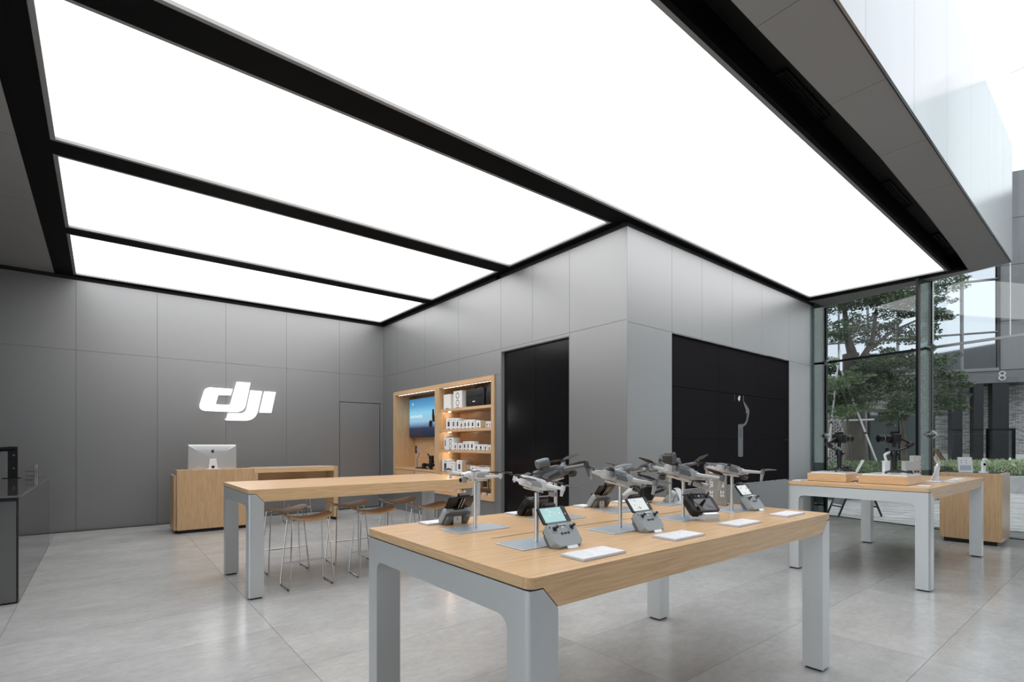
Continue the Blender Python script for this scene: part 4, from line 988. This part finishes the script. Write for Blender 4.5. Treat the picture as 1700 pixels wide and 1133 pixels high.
    for s in (-1, 1):
        for front in (1, 0):
            if front: a = (.25*L, s*W_*.36, H*.58); b = (P['ax']+.012, s*P['ay'], H*.70)
            else: a = (-.28*L, s*W_*.40, H*.30); b = (P['rx'], s*P['ry'], H*.46)
            A = Vector(a); B = Vector(b); d = (B-A).normalized(); n_ = Vector((-d.y, d.x, 0)).normalized(); sec = []
            for k, ww, hh in ((0, 1.45, 1.0), (.12, 1.2, .95), (.85, .85, .7), (1.0, 1.05, .75)):
                c = A.lerp(B, k); sec.append([tuple(c+n_*(x*r*ww)+Vector((0, 0, z*r*hh))) for x, z in ((-1, -.6), (-.6, -1), (.6, -1), (1, -.6), (1, .6), (.6, 1), (-.6, 1), (-1, .6))])
            arm = MB().loft(sec).build('arm', P['m'], t, True)
            mr = r*1.15
            MB().cyl(B+Vector((0, 0, -r*.9)), B+Vector((0, 0, r*1.5)), mr, mr*.96, n=16).build('motor', P['d'] if kind != 'mini' else P['m'], arm, True)
            m_ = MB(); o = B+Vector((0, 0, r*1.5)); m_.cyl(o, o+Vector((0, 0, .004)), mr*.6, n=10)
            a0 = rn.uniform(0, PI); fold = rn.uniform(-1.2, 1.2)
            blade(m_, o+Vector((0, 0, .003)), a0, P['pr'], P['pr']*.24, .3); blade(m_, o+Vector((0, 0, .003)), a0+PI+fold, P['pr'], P['pr']*.24, .3)
            m_.build('propeller', 'propeller', arm)
            if front:
                lh = H*(.72 if kind == 'mini' else .95)
                MB().loft([[tuple(B+Vector((x*r*k*1.0, y*r*k*.5, z))) for x, y in ((-1, -1), (1, -1), (1, 1), (-1, 1))] for z, k in ((-r*.9, .85), (-lh, .55))]).build('landing_leg', P['m'], arm)
            else:
                MB().loft([[tuple(B+Vector((x*r*k, y*r*k*.5, z))) for x, y in ((-1, -1), (1, -1), (1, 1), (-1, 1))] for z, k in ((-r*.9, .7), (-H*.35, .4))]).build('landing_foot', P['m'], arm)
    return t
PZ = [  # x, y (pole), plate rect, kind, yaw, pitch, pole height, labels
 (1.33, 1.924, (1.187, 1.470, 1.845, 2.005), 'mini', PI-.02, -.02, .222, 'white mini drone facing left above the first rear plate', 'plate stand under the leftmost white mini drone', 1),
 (1.84, 1.93, (1.700, 1.983, 1.845, 2.007), 'big', -.38, -.26, .205, 'dark grey drone with a round loudspeaker on its back, second in the rear row', 'plate stand under the dark drone with the loudspeaker', 2),
 (2.36, 1.93, (2.218, 2.505, 1.848, 2.012), 'air', PI, .16, .200, 'light grey drone mostly hidden behind another grey drone, third in the rear row', 'plate stand in the rear row hidden behind a front pole', 3),
 (2.88, 1.946, (2.763, 3.04, 1.862, 2.02), 'big', PI+.05, .30, .200, 'dark grey drone with a black box on its back, last of the rear row', 'plate stand at the far end of the rear row', 4),
 (1.328, 1.50, (1.187, 1.470, 1.412, 1.583), 'mini', -.50, .24, .205, 'white mini drone nosing down to the right, on the nearest plate', 'plate stand nearest the camera, beside the first remote', 5),
 (1.855, 1.516, (1.705, 1.990, 1.424, 1.59), 'air', -.46, .27, .200, 'light grey drone nosing down to the right, second in the front row', 'plate stand under the light grey drone, second in the front row', 6),
 (2.386, 1.531, (2.240, 2.523, 1.440, 1.60), 'zoom', -.52, .27, .200, 'mid grey drone with a long zoom camera, third in the front row', 'plate stand under the drone with the zoom camera', 7),
 (2.895, 1.535, (2.760, 3.03, 1.448, 1.615), 'air', -.50, .18, .203, 'grey drone beside the vertical lettered sign, farthest in the front row', 'plate stand beside the vertical lettered sign', 8)]
for (x, y, pr, kind, yaw, pit, h, l1, l2, sd) in PZ:
    x *= K; y *= K; a, b, c, d = [q*K for q in pr]
    plate_stand(x, y, a, b, c, d, h, l2)
    D_ = make_drone(kind, l1, (x, y, ZT+h+.012), yaw, pit, sd)
    if sd == 2:
        o = MB().loft([[(px, py, pz) for px, py in rrect(.05*k, .066*k, .02, 4, -.05, 0)] for pz, k in ((.066, .8), (.08, .8))]).build('speaker_neck', 'drone_slate', D_)
        m_ = MB(); m_.loft([[(xx, py*k, .098+pz*k) for py, pz in rrect(.072, .050, .024, 5)] for xx, k in ((-.085, .85), (-.075, 1), (-.03, 1), (-.02, .9))]); m_.build('loudspeaker', 'drone_grey_dark', D_, True)
        MB().loft([[(-.019, py, .098+pz) for py, pz in rrect(.05, .028, .012, 4)], [(-.0175, py, .098+pz) for py, pz in rrect(.05, .028, .012, 4)]]).build('speaker_grille', 'drone_slate', D_)
    if sd == 4:
        MB().box((-.06, -.035, .069), (.01, .035, .125), .006).build('beacon_box', 'drone_slate_dark', D_); MB().box((-.04, -.025, .1255), (-.01, .025, .13), .001).build('beacon_lens', 'black_gloss', D_)

# remotes ---------------------------------------------------------------
def rc_stand(loc, rz, label, tall=.075):
    t = thing('remote_stand', label, 'stand', loc, rz, group='small silver remote stands')
    MB().box((-.024, .012, 0), (.024, .075, .004)).build('foot_plate', 'aluminium', t)
    MB().prism([(.070, .004), (.075, .004), (.075, tall), (.052, tall+.012), (.050, tall+.008), (.070, tall-.003)], -.024, .024, lambda a, b, h: (h, a, b)).build('bracket', 'aluminium', t)
    MB().prism([(-.02, .0), (-.006, .0), (-.002, .011), (-.005, .012), (-.010, .004), (-.02, .003)], -.028, .028, lambda a, b, h: (h, a, b)).build('front_lip', 'aluminium', t)
    MB().box((-.024, -.006, 0), (.024, .0118, .003)).build('foot_bar', 'aluminium', t)
    for z in (.022, .03): MB().box((-.003, .0751, z), (.003, .0758, z+.004)).build('screw_slot', 'black_gap', t)
    return t
def make_rc(label, loc, rz, tilt=.52, kind='grey', screen='screen_teal'):
    t = thing('remote_control', label, 'remote control', loc, rot=(0, 0, rz))
    M = Matrix.Translation((0, 0, .006)) @ Matrix.Rotation(-tilt, 4, 'X')
    # in tilted frame: x right, z up along the face, -y outward
    out = fillet([(-.058, 0), (.058, 0), (.077, .020), (.077, .094), (.062, .103), (-.062, .103), (-.077, .094), (-.077, .020)], .012, 4)
    if kind == 'goggle': pass
    body = 'rc_grey' if kind == 'grey' else 'black_plastic'
    if kind == 'smart': out = fillet([(-.05, 0), (.05, 0), (.088, .012), (.088, .095), (.07, .13), (-.07, .13), (-.088, .095), (-.088, .012)], .012, 3)
    m_ = MB(); secs = [[(a*k, y, .05+(b-.05)*k) for a, b in out] for y, k in ((-.001, .93), (.003, .985), (.008, 1), (.030, 1), (.036, .94))]
    m_.loft(secs).xf(M); m_.build('body', body, t, True)
    m_ = MB(); m_.loft([[(a*.965, y, .05+(b-.05)*.965) for a, b in out] for y in (.0362, .039)]).xf(M); m_.build('back_cover', 'drone_grey_dark' if kind == 'grey' else 'black_plastic', t)
    for s in (-1, 1):   # rear grips
        m_ = MB(); m_.loft([[(s*(.05+a), .0395+hh, .048+b*1.9) for a, b in rrect(.038*k, .038*k, .012, 3)] for hh, k in ((0, 1), (.014, .95), (.02, .6))]).xf(M); m_.build('grip', 'drone_grey_dark' if kind == 'grey' else 'black_plastic', t, True)
    if kind == 'grey':
        m_ = MB(); m_.box((-.06, .004, .1045), (.06, .032, .108), .002).xf(M); m_.build('top_edge', 'rc_light', t)
        for s in (-1, 1):
            m_ = MB(); m_.cyl((s*.046, -.0012, .078), (s*.046, -.0035, .078), .0155, n=20).xf(M); o = m_.build('stick_ring', 'rc_light', t)
            m_ = MB(); m_.cyl((s*.046, -.0036, .078), (s*.046, -.005, .078), .0125, .010, n=16).cyl((s*.046, -.005, .078), (s*.046, -.02, .078), .0035, n=8).cyl((s*.046, -.018, .078), (s*.046, -.024, .078), .006, .0065, n=10).xf(M); m_.build('thumbstick', 'black_plastic', o)
            m_ = MB(); m_.cyl((s*.018, -.0011, .056), (s*.018, -.003, .056), .0055, n=12).xf(M); m_.build('button', 'black_plastic', t)
        m_ = MB(); m_.box((-.008, -.003, .0525), (.008, -.0011, .0595), .001).xf(M); m_.build('mode_switch', 'black_plastic', t)
        m_ = MB(); m_.cyl((-.066, -.0005, .088), (-.066, -.0025, .088), .0035, n=10).xf(M); m_.build('button', 'black_plastic', t)
        m_ = MB(); m_.cyl((0, -.0011, .083), (0, -.0024, .083), .0055, n=14).xf(M); m_.build('power_button', 'white_gloss', t)
        # clamp and phone
        m_ = MB(); m_.box((-.03, .018, .1035), (.03, .030, .118), .003).box((-.012, .020, .118), (-.004, .026, .188)).box((.004, .020, .118), (.012, .026, .188)).box((-.032, .004, .1845), (.032, .03, .202), .004).xf(M); m_.build('phone_clamp', 'black_plastic', t)
        for s in (-1, 1): 
            m_ = MB(); m_.box((s*.008-.0015, .0262, .115), (s*.008+.0015, .0272, .18)).xf(M); m_.build('clamp_rail', 'aluminium', t)
        m_ = MB(); m_.loft([[(a*k, y, .146+b*k) for a, b in rrect(.152, .076, .009, 4)] for y, k in ((.0085, .98), (.010, 1), (.016, 1), (.0175, .97))]).xf(M); ph = m_.build('phone', 'black_plastic', t, True)
        m_ = MB(); m_.box((-.064, .0078, .113), (.048, .0084, .179)).xf(M); m_.build('screen_picture', screen, ph)
        rn = random.Random(label)
        m_ = MB(); 
        for k in range(12):
            a = rn.uniform(-.055, .04); b = rn.uniform(.118, .172); s = rn.uniform(.0015, .005); m_.box((a, .0074, b), (a+s*1.4, .0077, b+s))
        m_.xf(M); m_.build('screen_details', 'screen_foam' if screen == 'screen_teal' else 'reflect_brown', ph)
        m_ = MB(); m_.cyl((.060, .0084, .146), (.060, .0079, .146), .0035, n=10).xf(M); m_.build('record_button', 'screen_pink', ph)
    if kind == 'smart':
        m_ = MB(); m_.box((-.06, -.0025, .012), (.06, -.0011, .088)).xf(M); sc_ = m_.build('screen', 'black_gloss', t)
        m_ = MB(); m_.prism([(-.04, .015), (-.01, .015), (-.03, .05), (-.052, .075)], -.0028, -.0026, lambda a, b, h: (a, h, b)).xf(M); m_.build('screen_shape', 'reflect_brown', sc_)
        m_ = MB(); m_.prism([(.02, .03), (.05, .02), (.052, .03), (.01, .05)], -.0028, -.0026, lambda a, b, h: (a, h, b)).xf(M); m_.build('screen_shape', 'screen_pale' if False else 'reflect_brown', sc_)
        for s in (-1, 1):
            m_ = MB(); m_.cyl((s*.055, -.001, .11), (s*.055, -.004, .11), .012, n=14).cyl((s*.055, -.004, .11), (s*.055, -.02, .11), .003, n=8).cyl((s*.055, -.018, .11), (s*.055, -.023, .11), .006, n=10).xf(M); m_.build('thumbstick', 'black_plastic', t)
        m_ = MB(); m_.box((-.08, .012, .131), (.03, .022, .139), .002).xf(M); m_.build('antenna', 'drone_slate', t)
        for k in range(3): 
            m_ = MB(); m_.cyl((-.02+.02*k, -.001, .108), (-.02+.02*k, -.003, .108), .0045, n=10).xf(M); m_.build('button', 'white_gloss' if k == 1 else 'drone_slate', t)
    return t
RL = [(1.418, 1.398, 0, 'grey', 'screen_teal', 'grey remote holding a phone with a turquoise sea picture, nearest the camera', 'silver stand under the remote with the turquoise picture'),
      (1.977, 1.405, 0, 'grey', 'screen_pale', 'grey remote holding a phone with a pale picture, second in the front row', 'silver stand under the remote with the pale picture'),
      (3.106, 1.468, 0, 'grey', 'screen_pale', 'grey remote with a phone farthest along the front row, beyond the black remote', 'silver stand under the farthest front remote'),
      (1.385, 2.235, PI, 'grey', 'screen_teal', 'grey remote with black phone clamp seen from behind, left of the first pole', 'silver bracket stand at the left rear of the table'),
      (2.475, 2.245, PI, 'grey', 'screen_teal', 'grey remote seen from behind against the wall corner, middle of the rear row', 'silver bracket stand in the middle of the rear row'),
      (1.905, 2.235, PI, 'smart', None, 'black remote seen from behind, under the white mini drone', 'silver bracket stand under the black rear remote')]
for x, y, rz, kd, scn, l1, l2 in RL:
    make_rc(l1, (x, y, ZT+.002), rz, .66, kd, scn); rc_stand((x, y, ZT), rz, l2)
make_rc('black remote with built-in glossy screen, reclining on a silver block', (2.475, 1.44, ZT+.040), -.35, .80, 'smart')
t = thing('remote_block', 'silver wedge block holding the black screen remote', 'stand', (2.475, 1.44, ZT), -.35)
MB().prism([(-.03, 0), (.09, 0), (.09, .018), (.03, .040), (.0, .028), (-.012, .045), (-.03, .04)], -.045, .045, lambda a, b, h: (h, a, b)).build('wedge', 'aluminium', t)
for s in (-1, 1): MB().cyl((s*.03, .1, 0.002), (s*.03, .07, .11), .004, n=6).build('prop_rod', 'black_plastic', t)
# rear right group: goggles, one-hand grip controller, grey remote, silver stand
t = thing('goggles', 'black video goggles leaning in the rear row behind the poles', 'goggles', (2.93, 2.19, ZT), -.5)
MB().loft([[(x, y, .065+z) for y, z in rrect(.17*k, .10*k, .035, 4)] for x, k in ((-.05, .75), (-.035, 1), (.03, 1), (.05, .8))]).build('housing', 'black_plastic', t, True)
MB().loft([[(x, y, .065+z) for y, z in rrect(.12*k, .07*k, .03, 4)] for x, k in ((-.052, 1), (-.058, .95))]).build('visor', 'black_gloss', t)
MB().tube([(.04, .08, .07), (.10, .085, .09), (.14, .04, .10), (.14, -.04, .10), (.10, -.085, .09), (.04, -.08, .07)], .011, 6).build('strap', 'case_black', t, True)
for s in (-1, 1): MB().box((-.01, s*.07-.01, .116), (.03, s*.07+.01, .155), .004).build('antenna', 'black_plastic', t)
MB().box((-.04, -.05, 0), (.04, .05, .018), .003).build('rest', 'aluminium', t)
t = thing('grip_controller', 'pale grey one-hand flight grip lying above a phone remote in the rear row', 'controller', (2.60, 2.05, ZT), .2)
MB().tube([(-.09, 0, .075), (-.075, 0, .078), (-.03, 0, .088), (.01, 0, .098), (.035, 0, .1)], [.010, .017, .022, .025, .018], 12).build('grip', 'rc_light', t, True)
MB().box((.01, -.026, .075), (.075, .026, .125), .012, seg=2).build('head', 'rc_light', t, True)
MB().box((.02, -.02, 0), (.06, .02, .0748)).build('rest', 'aluminium', t)
MB().cyl((.02, 0, .125), (.02, 0, .133), .008, n=10).build('joystick', 'black_plastic', t)
t = thing('remote_control', 'small grey remote tipped on its end beside the goggles, last in the rear row', 'remote control', (3.06, 2.13, ZT+.002), rot=(0, 0, PI+.5))
M = Matrix.Rotation(-.7, 4, 'X') @ Matrix.Translation((0, 0, .012))
m_ = MB(); m_.loft([[(a*k, y, .05+(b-.05)*k) for a, b in fillet([(-.05, 0), (.05, 0), (.07, .03), (.07, .09), (-.07, .09), (-.07, .03)], .012, 3)] for y, k in ((0, .95), (.005, 1), (.034, 1), (.038, .94))]).xf(M); m_.build('body', 'rc_light', t, True)
for s in (-1, 1):
    m_ = MB(); m_.cyl((s*.04, -.0005, .065), (s*.04, -.004, .065), .012, n=12).cyl((s*.04, -.004, .065), (s*.04, -.018, .065), .003, n=6).xf(M); m_.build('thumbstick', 'black_plastic', t)
t = thing('remote_stand', 'empty silver bracket stand at the far rear corner, right of the poles', 'stand', (3.21, 2.09, ZT), .2)
MB().prism([(-.02, 0), (.05, 0), (.05, .004), (-.005, .004), (.012, .075), (.03, .085), (.03, .088), (.008, .079)], -.04, .04, lambda a, b, h: (h, a, b)).build('bracket', 'aluminium', t)
MB().box((-.038, .03, .004), (.038, .033, .07)).build('rear_leg', 'plate_metal', t)
# price cards
def card(label, x0, x1, y0, y1, rz=0, z=ZT, group='clear acrylic information cards'):
    t = thing('info_card', label, 'card', ((x0+x1)/2, (y0+y1)/2, z), rz, group=group); a, b = (x1-x0)/2, (y1-y0)/2
    MB().box((-a, -b, .0002), (a, b, .0095), .001).build('acrylic_block', 'acrylic', t)
    MB().box((-a+.004, -b+.004, .0097), (a-.004, b-.004, .0103)).build('paper', 'card_white', t)
    m_ = MB(); rn = random.Random(label)
    for r in range(4):
        yy = b*(.6-.38*r)
        m_.box((-a*.85, yy, .0104), (-a*.85+a*rn.uniform(.3, .8), yy+.002, .0106)); m_.box((a*.1, yy, .0104), (a*.1+a*rn.uniform(.2, .6), yy+.0018, .0106))
    m_.build('printed_lines', 'rc_light', t)
    return t
for i, (a, b, c, d) in enumerate(((1.232, 1.450, 1.158, 1.268), (1.775, 1.99, 1.172, 1.285), (2.300, 2.528, 1.186, 1.29), (2.81, 3.03, 1.185, 1.285))):
    card('clear information card at the front table edge, %s from the near corner' % ORD[i], a*K, b*K, c*K, d*K)
for i, (a, b, c, d) in enumerate(((1.20, 1.36, 2.13, 2.225), (1.735, 1.90, 2.13, 2.225), (2.27, 2.36, 2.13, 2.225), (2.62, 2.78, 2.14, 2.22))):
    card('clear information card at the rear table edge, %s from the left corner' % ORD[i], a*K, b*K, c*K, d*K)
# vertical lettered sign
t = thing('product_sign', 'silver folded upright sign with white vertical lettering on the front table', 'sign', (3.17, 1.80, ZT))
A = Vector((3.235, 1.905)); B = Vector((3.168, 1.775)); C = Vector((3.14, 1.70)); o2 = Vector((3.17, 1.80))
nrm = Vector((-.86, .5)) 
def face(P, Q, nm):
    P, Q = P-o2, Q-o2; d = (Q-P).normalized(); n_ = Vector((d.y, -d.x)); n_ = n_ if n_.x < 0 else -n_
    MB().prism([(P.x, P.y), (Q.x, Q.y), (Q.x-n_.x*.004, Q.y-n_.y*.004), (P.x-n_.x*.004, P.y-n_.y*.004)], 0, .275).build(nm, 'sign_metal', t); return P, Q, d, n_
for (P, Q, nm, sz) in ((A, B, 'left_face', .053), (B, C, 'right_face', .046)):
    P, Q, d, n_ = face(P, Q, 'sign_face'); m = (P+Q)/2+n_*.0012
    text_mesh('DJI AIR 2S', sz, 'letter_white', t, frameM((m.x, m.y, .155), (0, 0, -1), (d.x, d.y, 0), (n_.x, n_.y, 0)), .0006, 'lettering', 1.02, .0006)
MB().prism([(A.x-o2.x, A.y-o2.y), (B.x-o2.x, B.y-o2.y), (C.x-o2.x, C.y-o2.y), (C.x-o2.x+.09, C.y-o2.y+.03), (A.x-o2.x+.06, A.y-o2.y-.01)], .0005, .003).build('base_plate', 'black_gloss', t)

# ------------------------------------------------------------------ gimbal table
ZR = .910
def plinth(label, x0, x1, y0, y1, h):
    t = thing('oak_plinth', label, 'plinth', ((x0+x1)/2, (y0+y1)/2, ZR), group='low oak plinths on the gimbal table'); a, b = (x1-x0)/2, (y1-y0)/2
    MB().box((-a, -b, .003), (a, b, h), .002).build('block', 'oak_y', t)
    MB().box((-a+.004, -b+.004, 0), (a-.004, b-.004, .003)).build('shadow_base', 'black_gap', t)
    MB().box((-a+.03, -b+.015, h+.0002), (a-.01, b-.02, h+.012), .001).build('white_slab', 'white_gloss', t)
    return t
k2 = 1.02
plinth('low oak plinth at the rear of the gimbal table, under the left-hand camera', 5.84, 6.22, 1.90, 2.262, .083)
plinth('low oak plinth nearer the camera, under the right-hand camera', 5.85, 6.33, 1.395, 1.795, .083)
def camera_gimbal(label, loc, rz, mirror=1, g='camera gimbals on the plinths'):
    t = thing('camera_gimbal', label, 'gimbal', loc, rz, group=g)
    for a in (PI/2, PI*7/6, PI*11/6): MB().tube([(0, 0, .045), (.06*math.cos(a), .06*math.sin(a), .025), (.15*math.cos(a), .15*math.sin(a), .007)], [.012, .009, .006], 8).build('tripod_leg', 'black_plastic', t, True)
    MB().tube([(0, 0, .04), (0, 0, .07), (0, 0, .13), (0, 0, .175)], [.017, .022, .024, .026], 14).build('grip', 'case_black', t, True)
    MB().tube([(0, 0, .176), (0, 0, .20), (0, 0, .225)], [.034, .036, .026], 14).build('control_head', 'black_plastic', t, True)
    MB().box((.02, -.04, .185), (.035, .04, .20), .002).build('control_bar', 'black_plastic', t)
    s = mirror
    MB().tube([(0, 0, .225), (s*.05, .0, .232), (s*.10, 0, .25), (s*.13, 0, .275)], [.012, .011, .011, .014], 8).build('lower_arm', 'black_plastic', t, True)
    MB().cyl((s*.115, 0, .268), (s*.165, 0, .298), .025, n=14).build('roll_motor', 'case_black', t, True)
    MB().tube([(s*.14, 0, .30), (s*.10, .0, .325), (s*.05, .0, .35)], [.014, .012, .014], 8).build('upper_arm', 'black_plastic', t, True)
    MB().box((-.06, -.03, .300), (.055, .03, .309), .002).build('mount_plate', 'black_plastic', t)
    MB().cyl((0, 0, .262), (0, 0, .30), .017, n=12).build('tilt_motor', 'case_black', t, True)
    MB().box((-.035, -.062, .31), (.035, .062, .395), .010, seg=2).build('camera_body', 'case_black', t, True)
    MB().prism([(-.03, .395), (.03, .395), (.022, .418), (-.02, .418)], -.026, .026, lambda a, b, h: (a, h, b)).build('viewfinder_hump', 'black_plastic', t)
    MB().cyl((-s*.035, 0, .352), (-s*.085, 0, .350), .036, .038, n=20).cyl((-s*.085, 0, .350), (-s*.15, 0, .348), .034, .040, n=20).build('lens', 'black_plastic', t, True)
    MB().cyl((-s*.1503, 0, .348), (-s*.152, 0, .348), .033, n=20).build('front_glass', 'black_gloss', t)
    MB().cyl((-s*.10, 0, .3495), (-s*.106, 0, .3494), .0385, n=20).build('lens_ring', 'drone_slate', t)
    return t
azl = math.atan2(-.62, .78)      # facing across the view
camera_gimbal('black camera gimbal whose lens points right, on the rear oak plinth', (6.08, 2.04, ZR+.0955), azl+.25, -1)
camera_gimbal('black camera gimbal whose lens points left, on the nearer oak plinth', (6.14, 1.575, ZR+.0955), azl-.12, 1)
# leaflets and small devices
def leaflet(label, loc, rz, w=.11, h=.15, lean_=.35, kind='pale_blue'):
    t = thing('leaflet_stand', label, 'leaflet', loc, rz)
    M = Matrix.Rotation(lean_, 4, 'X')
    m_ = MB(); m_.box((-w/2, -.004, .0), (w/2, 0, h)).xf(M); m_.build('panel', 'card_white', t)
    m_ = MB(); m_.box((-w*.4, -.0052, h*.12), (w*.4, -.0042, h*.45)).xf(M); m_.build('printed_picture', kind, t)
    m_ = MB(); 
    for i in range(2):
        for j in range(2): m_.box((-w*.3+i*w*.34, -.0052, h*(.6+.15*j)), (-w*.3+i*w*.34+.012, -.0042, h*(.6+.15*j)+.008))
    m_.xf(M); m_.build('printed_icons', 'ink', t)
    M2 = Matrix.Translation((0, .10*h/.15, 0)) @ Matrix.Rotation(-lean_*.9, 4, 'X')
    return t
leaflet('leaning leaflet panel between the two gimbals, edge-on', (6.22, 1.93, ZR+.0955), azl+1.2, .10, .14, .45)
t = thing('action_camera', 'small dark action camera between the gimbals', 'camera', (6.24, 2.02, ZR+.0955), azl)
MB().box((-.03, -.02, .0), (.03, .02, .055), .006).build('body', 'case_black', t); MB().cyl((.008, -.02, .03), (.008, -.034, .03), .017, n=14).build('lens', 'black_gloss', t)
t = thing('pocket_gimbal', 'white handheld phone gimbal with dark phone, left of the right-hand camera', 'gimbal', (6.32, 1.69, ZR+.0955), azl)
MB().box((-.032, -.02, 0), (.028, .02, .12), .004).build('box_grip', 'white_gloss', t)
MB().tube([(0, 0, .12), (-.012, 0, .15), (-.018, 0, .18), (.012, 0, .20), (.03, 0, .215)], [.012, .012, .013, .013, .014], 8).build('arm', 'white_gloss', t, True)
MB().box((-.02, -.012, .215), (.02, -.004, .26), .003).build('phone', 'black_gloss', t)
t = thing('packaging_display', 'grey product box with window and printed strip, right of the right-hand camera', 'box', (6.42, 1.50, ZR), azl+.1)
MB().box((.0, -.02, 0), (.085, .03, .27), .002).build('tall_box', 'rc_light', t); MB().box((-.09, -.02, 0), (-.001, .03, .215), .002).build('low_box', 'rc_light', t)
MB().box((-.075, -.0215, .06), (-.015, -.0204, .12)).build('window', 'counter_glass', t)
for k in range(5): MB().box((.072, -.0215, .05+.04*k), (.078, -.0204, .062+.04*k)).build('printed_mark', 'ink', t)
text_mesh('P', .035, 'white_gloss', t, frameM((.035, -.0208, .235), (1, 0, 0), (0, 0, 1), (0, -1, 0)), .0004, 'letter')
for x in (.02, .05): MB().cyl((x, -.0207, .11), (x, -.022, .11), .012, n=12).build('shown_lens', 'ink', t)
leaflet('white leaflet panel leaning left, beside the standing phone gimbal', (6.72, 1.42, ZR), azl+.9, .09, .19, .35)
t = thing('phone_gimbal', 'silver phone gimbal with tilted phone at the end of the gimbal table', 'gimbal', (6.80, 1.38, ZR), azl)
MB().cyl((0, 0, 0), (0, 0, .012), .06, n=20).build('round_base', 'white_gloss', t, True)
MB().tube([(0, 0, .012), (0, 0, .08), (.005, 0, .155)], [.02, .022, .024], 12).build('handle', 'white_gloss', t, True)
MB().tube([(.005, 0, .155), (.02, 0, .19), (-.01, 0, .23), (-.012, 0, .26)], [.016, .014, .014, .016], 8).build('arm', 'aluminium', t, True)
m_ = MB(); m_.box((-.005, -.03, -.075), (.005, .03, .075), .003).xf(Matrix.Translation((.01, -.02, .28)) @ Matrix.Rotation(-.62, 4, 'Y')); m_.build('phone', 'black_gloss', t)
for i, (x, y, w, l) in enumerate(((6.62, 1.36, .15, .12), (6.75, 1.27, .15, .09), (7.05, 1.285, .16, .09), (7.32, 1.30, .20, .10), (5.78, 1.25, .12, .09))):
    if i == 4: x, y = 5.83, 1.27
    card('flat information card on the gimbal table, %s' % ['under the silver phone gimbal', 'right of the leaning leaflet', 'in the middle of the right edge', 'white one nearest the far leg', 'at the near corner beside the oak plinth'][i], x-w/2, x+w/2, y-l/2, y+l/2, 0, ZR+(.0), 'cards on the gimbal table')
card('flat information card behind the rear oak plinth at the left corner', 5.68, 5.80, 2.27, 2.35, 0, ZR, 'cards on the gimbal table')
t = thing('power_cable', 'short black cable between the two oak plinths', 'cable', (5.90, 1.845, ZR))
MB().tube([(0, -.03, .006), (.02, -.01, .02), (.03, .01, .014), (.03, .035, .006)], .004, 6).build('cord', 'black_plastic', t, True); MB().cyl((.06, 0, .05), (.06, -.02, .055), .007, n=10).build('plug', 'white_gloss', t)

# ------------------------------------------------------------------ oak pedestal at the right
t = thing('oak_pedestal', 'tall oak cabinet block standing by the glass front at the right', 'pedestal', (9.07, 1.45, 0))
w = thing  # keep name
MB().box((-.265, -.305, .055), (.35, .305, .918), .003).build('cabinet', 'oak_z', t)
MB().box((-.22, -.26, 0), (.31, .27, .055)).build('kick_plinth', 'black_gap', t)
MB().box((-.24, -.28, .9182), (.32, .29, .924)).build('top_tray', 'counter_edge', t)
leaflet('white leaflet with icons standing on the oak pedestal', (9.00, 1.52, .924), azl, .19, .20, -.12)
t = thing('pocket_camera', 'small white handheld camera in a round base on the oak pedestal', 'camera', (9.10, 1.36, .924), azl)
MB().cyl((0, 0, 0), (0, 0, .012), .05, n=18).build('round_base', 'white_gloss', t, True)
MB().box((-.022, -.016, .012), (.022, .016, .145), .005).build('handle', 'white_gloss', t); MB().box((-.016, -.0172, .09), (.016, -.0162, .12)).build('screen', 'black_gloss', t)
MB().box((-.012, -.015, .146), (.045, .015, .185), .007).build('camera_head', 'white_gloss', t)
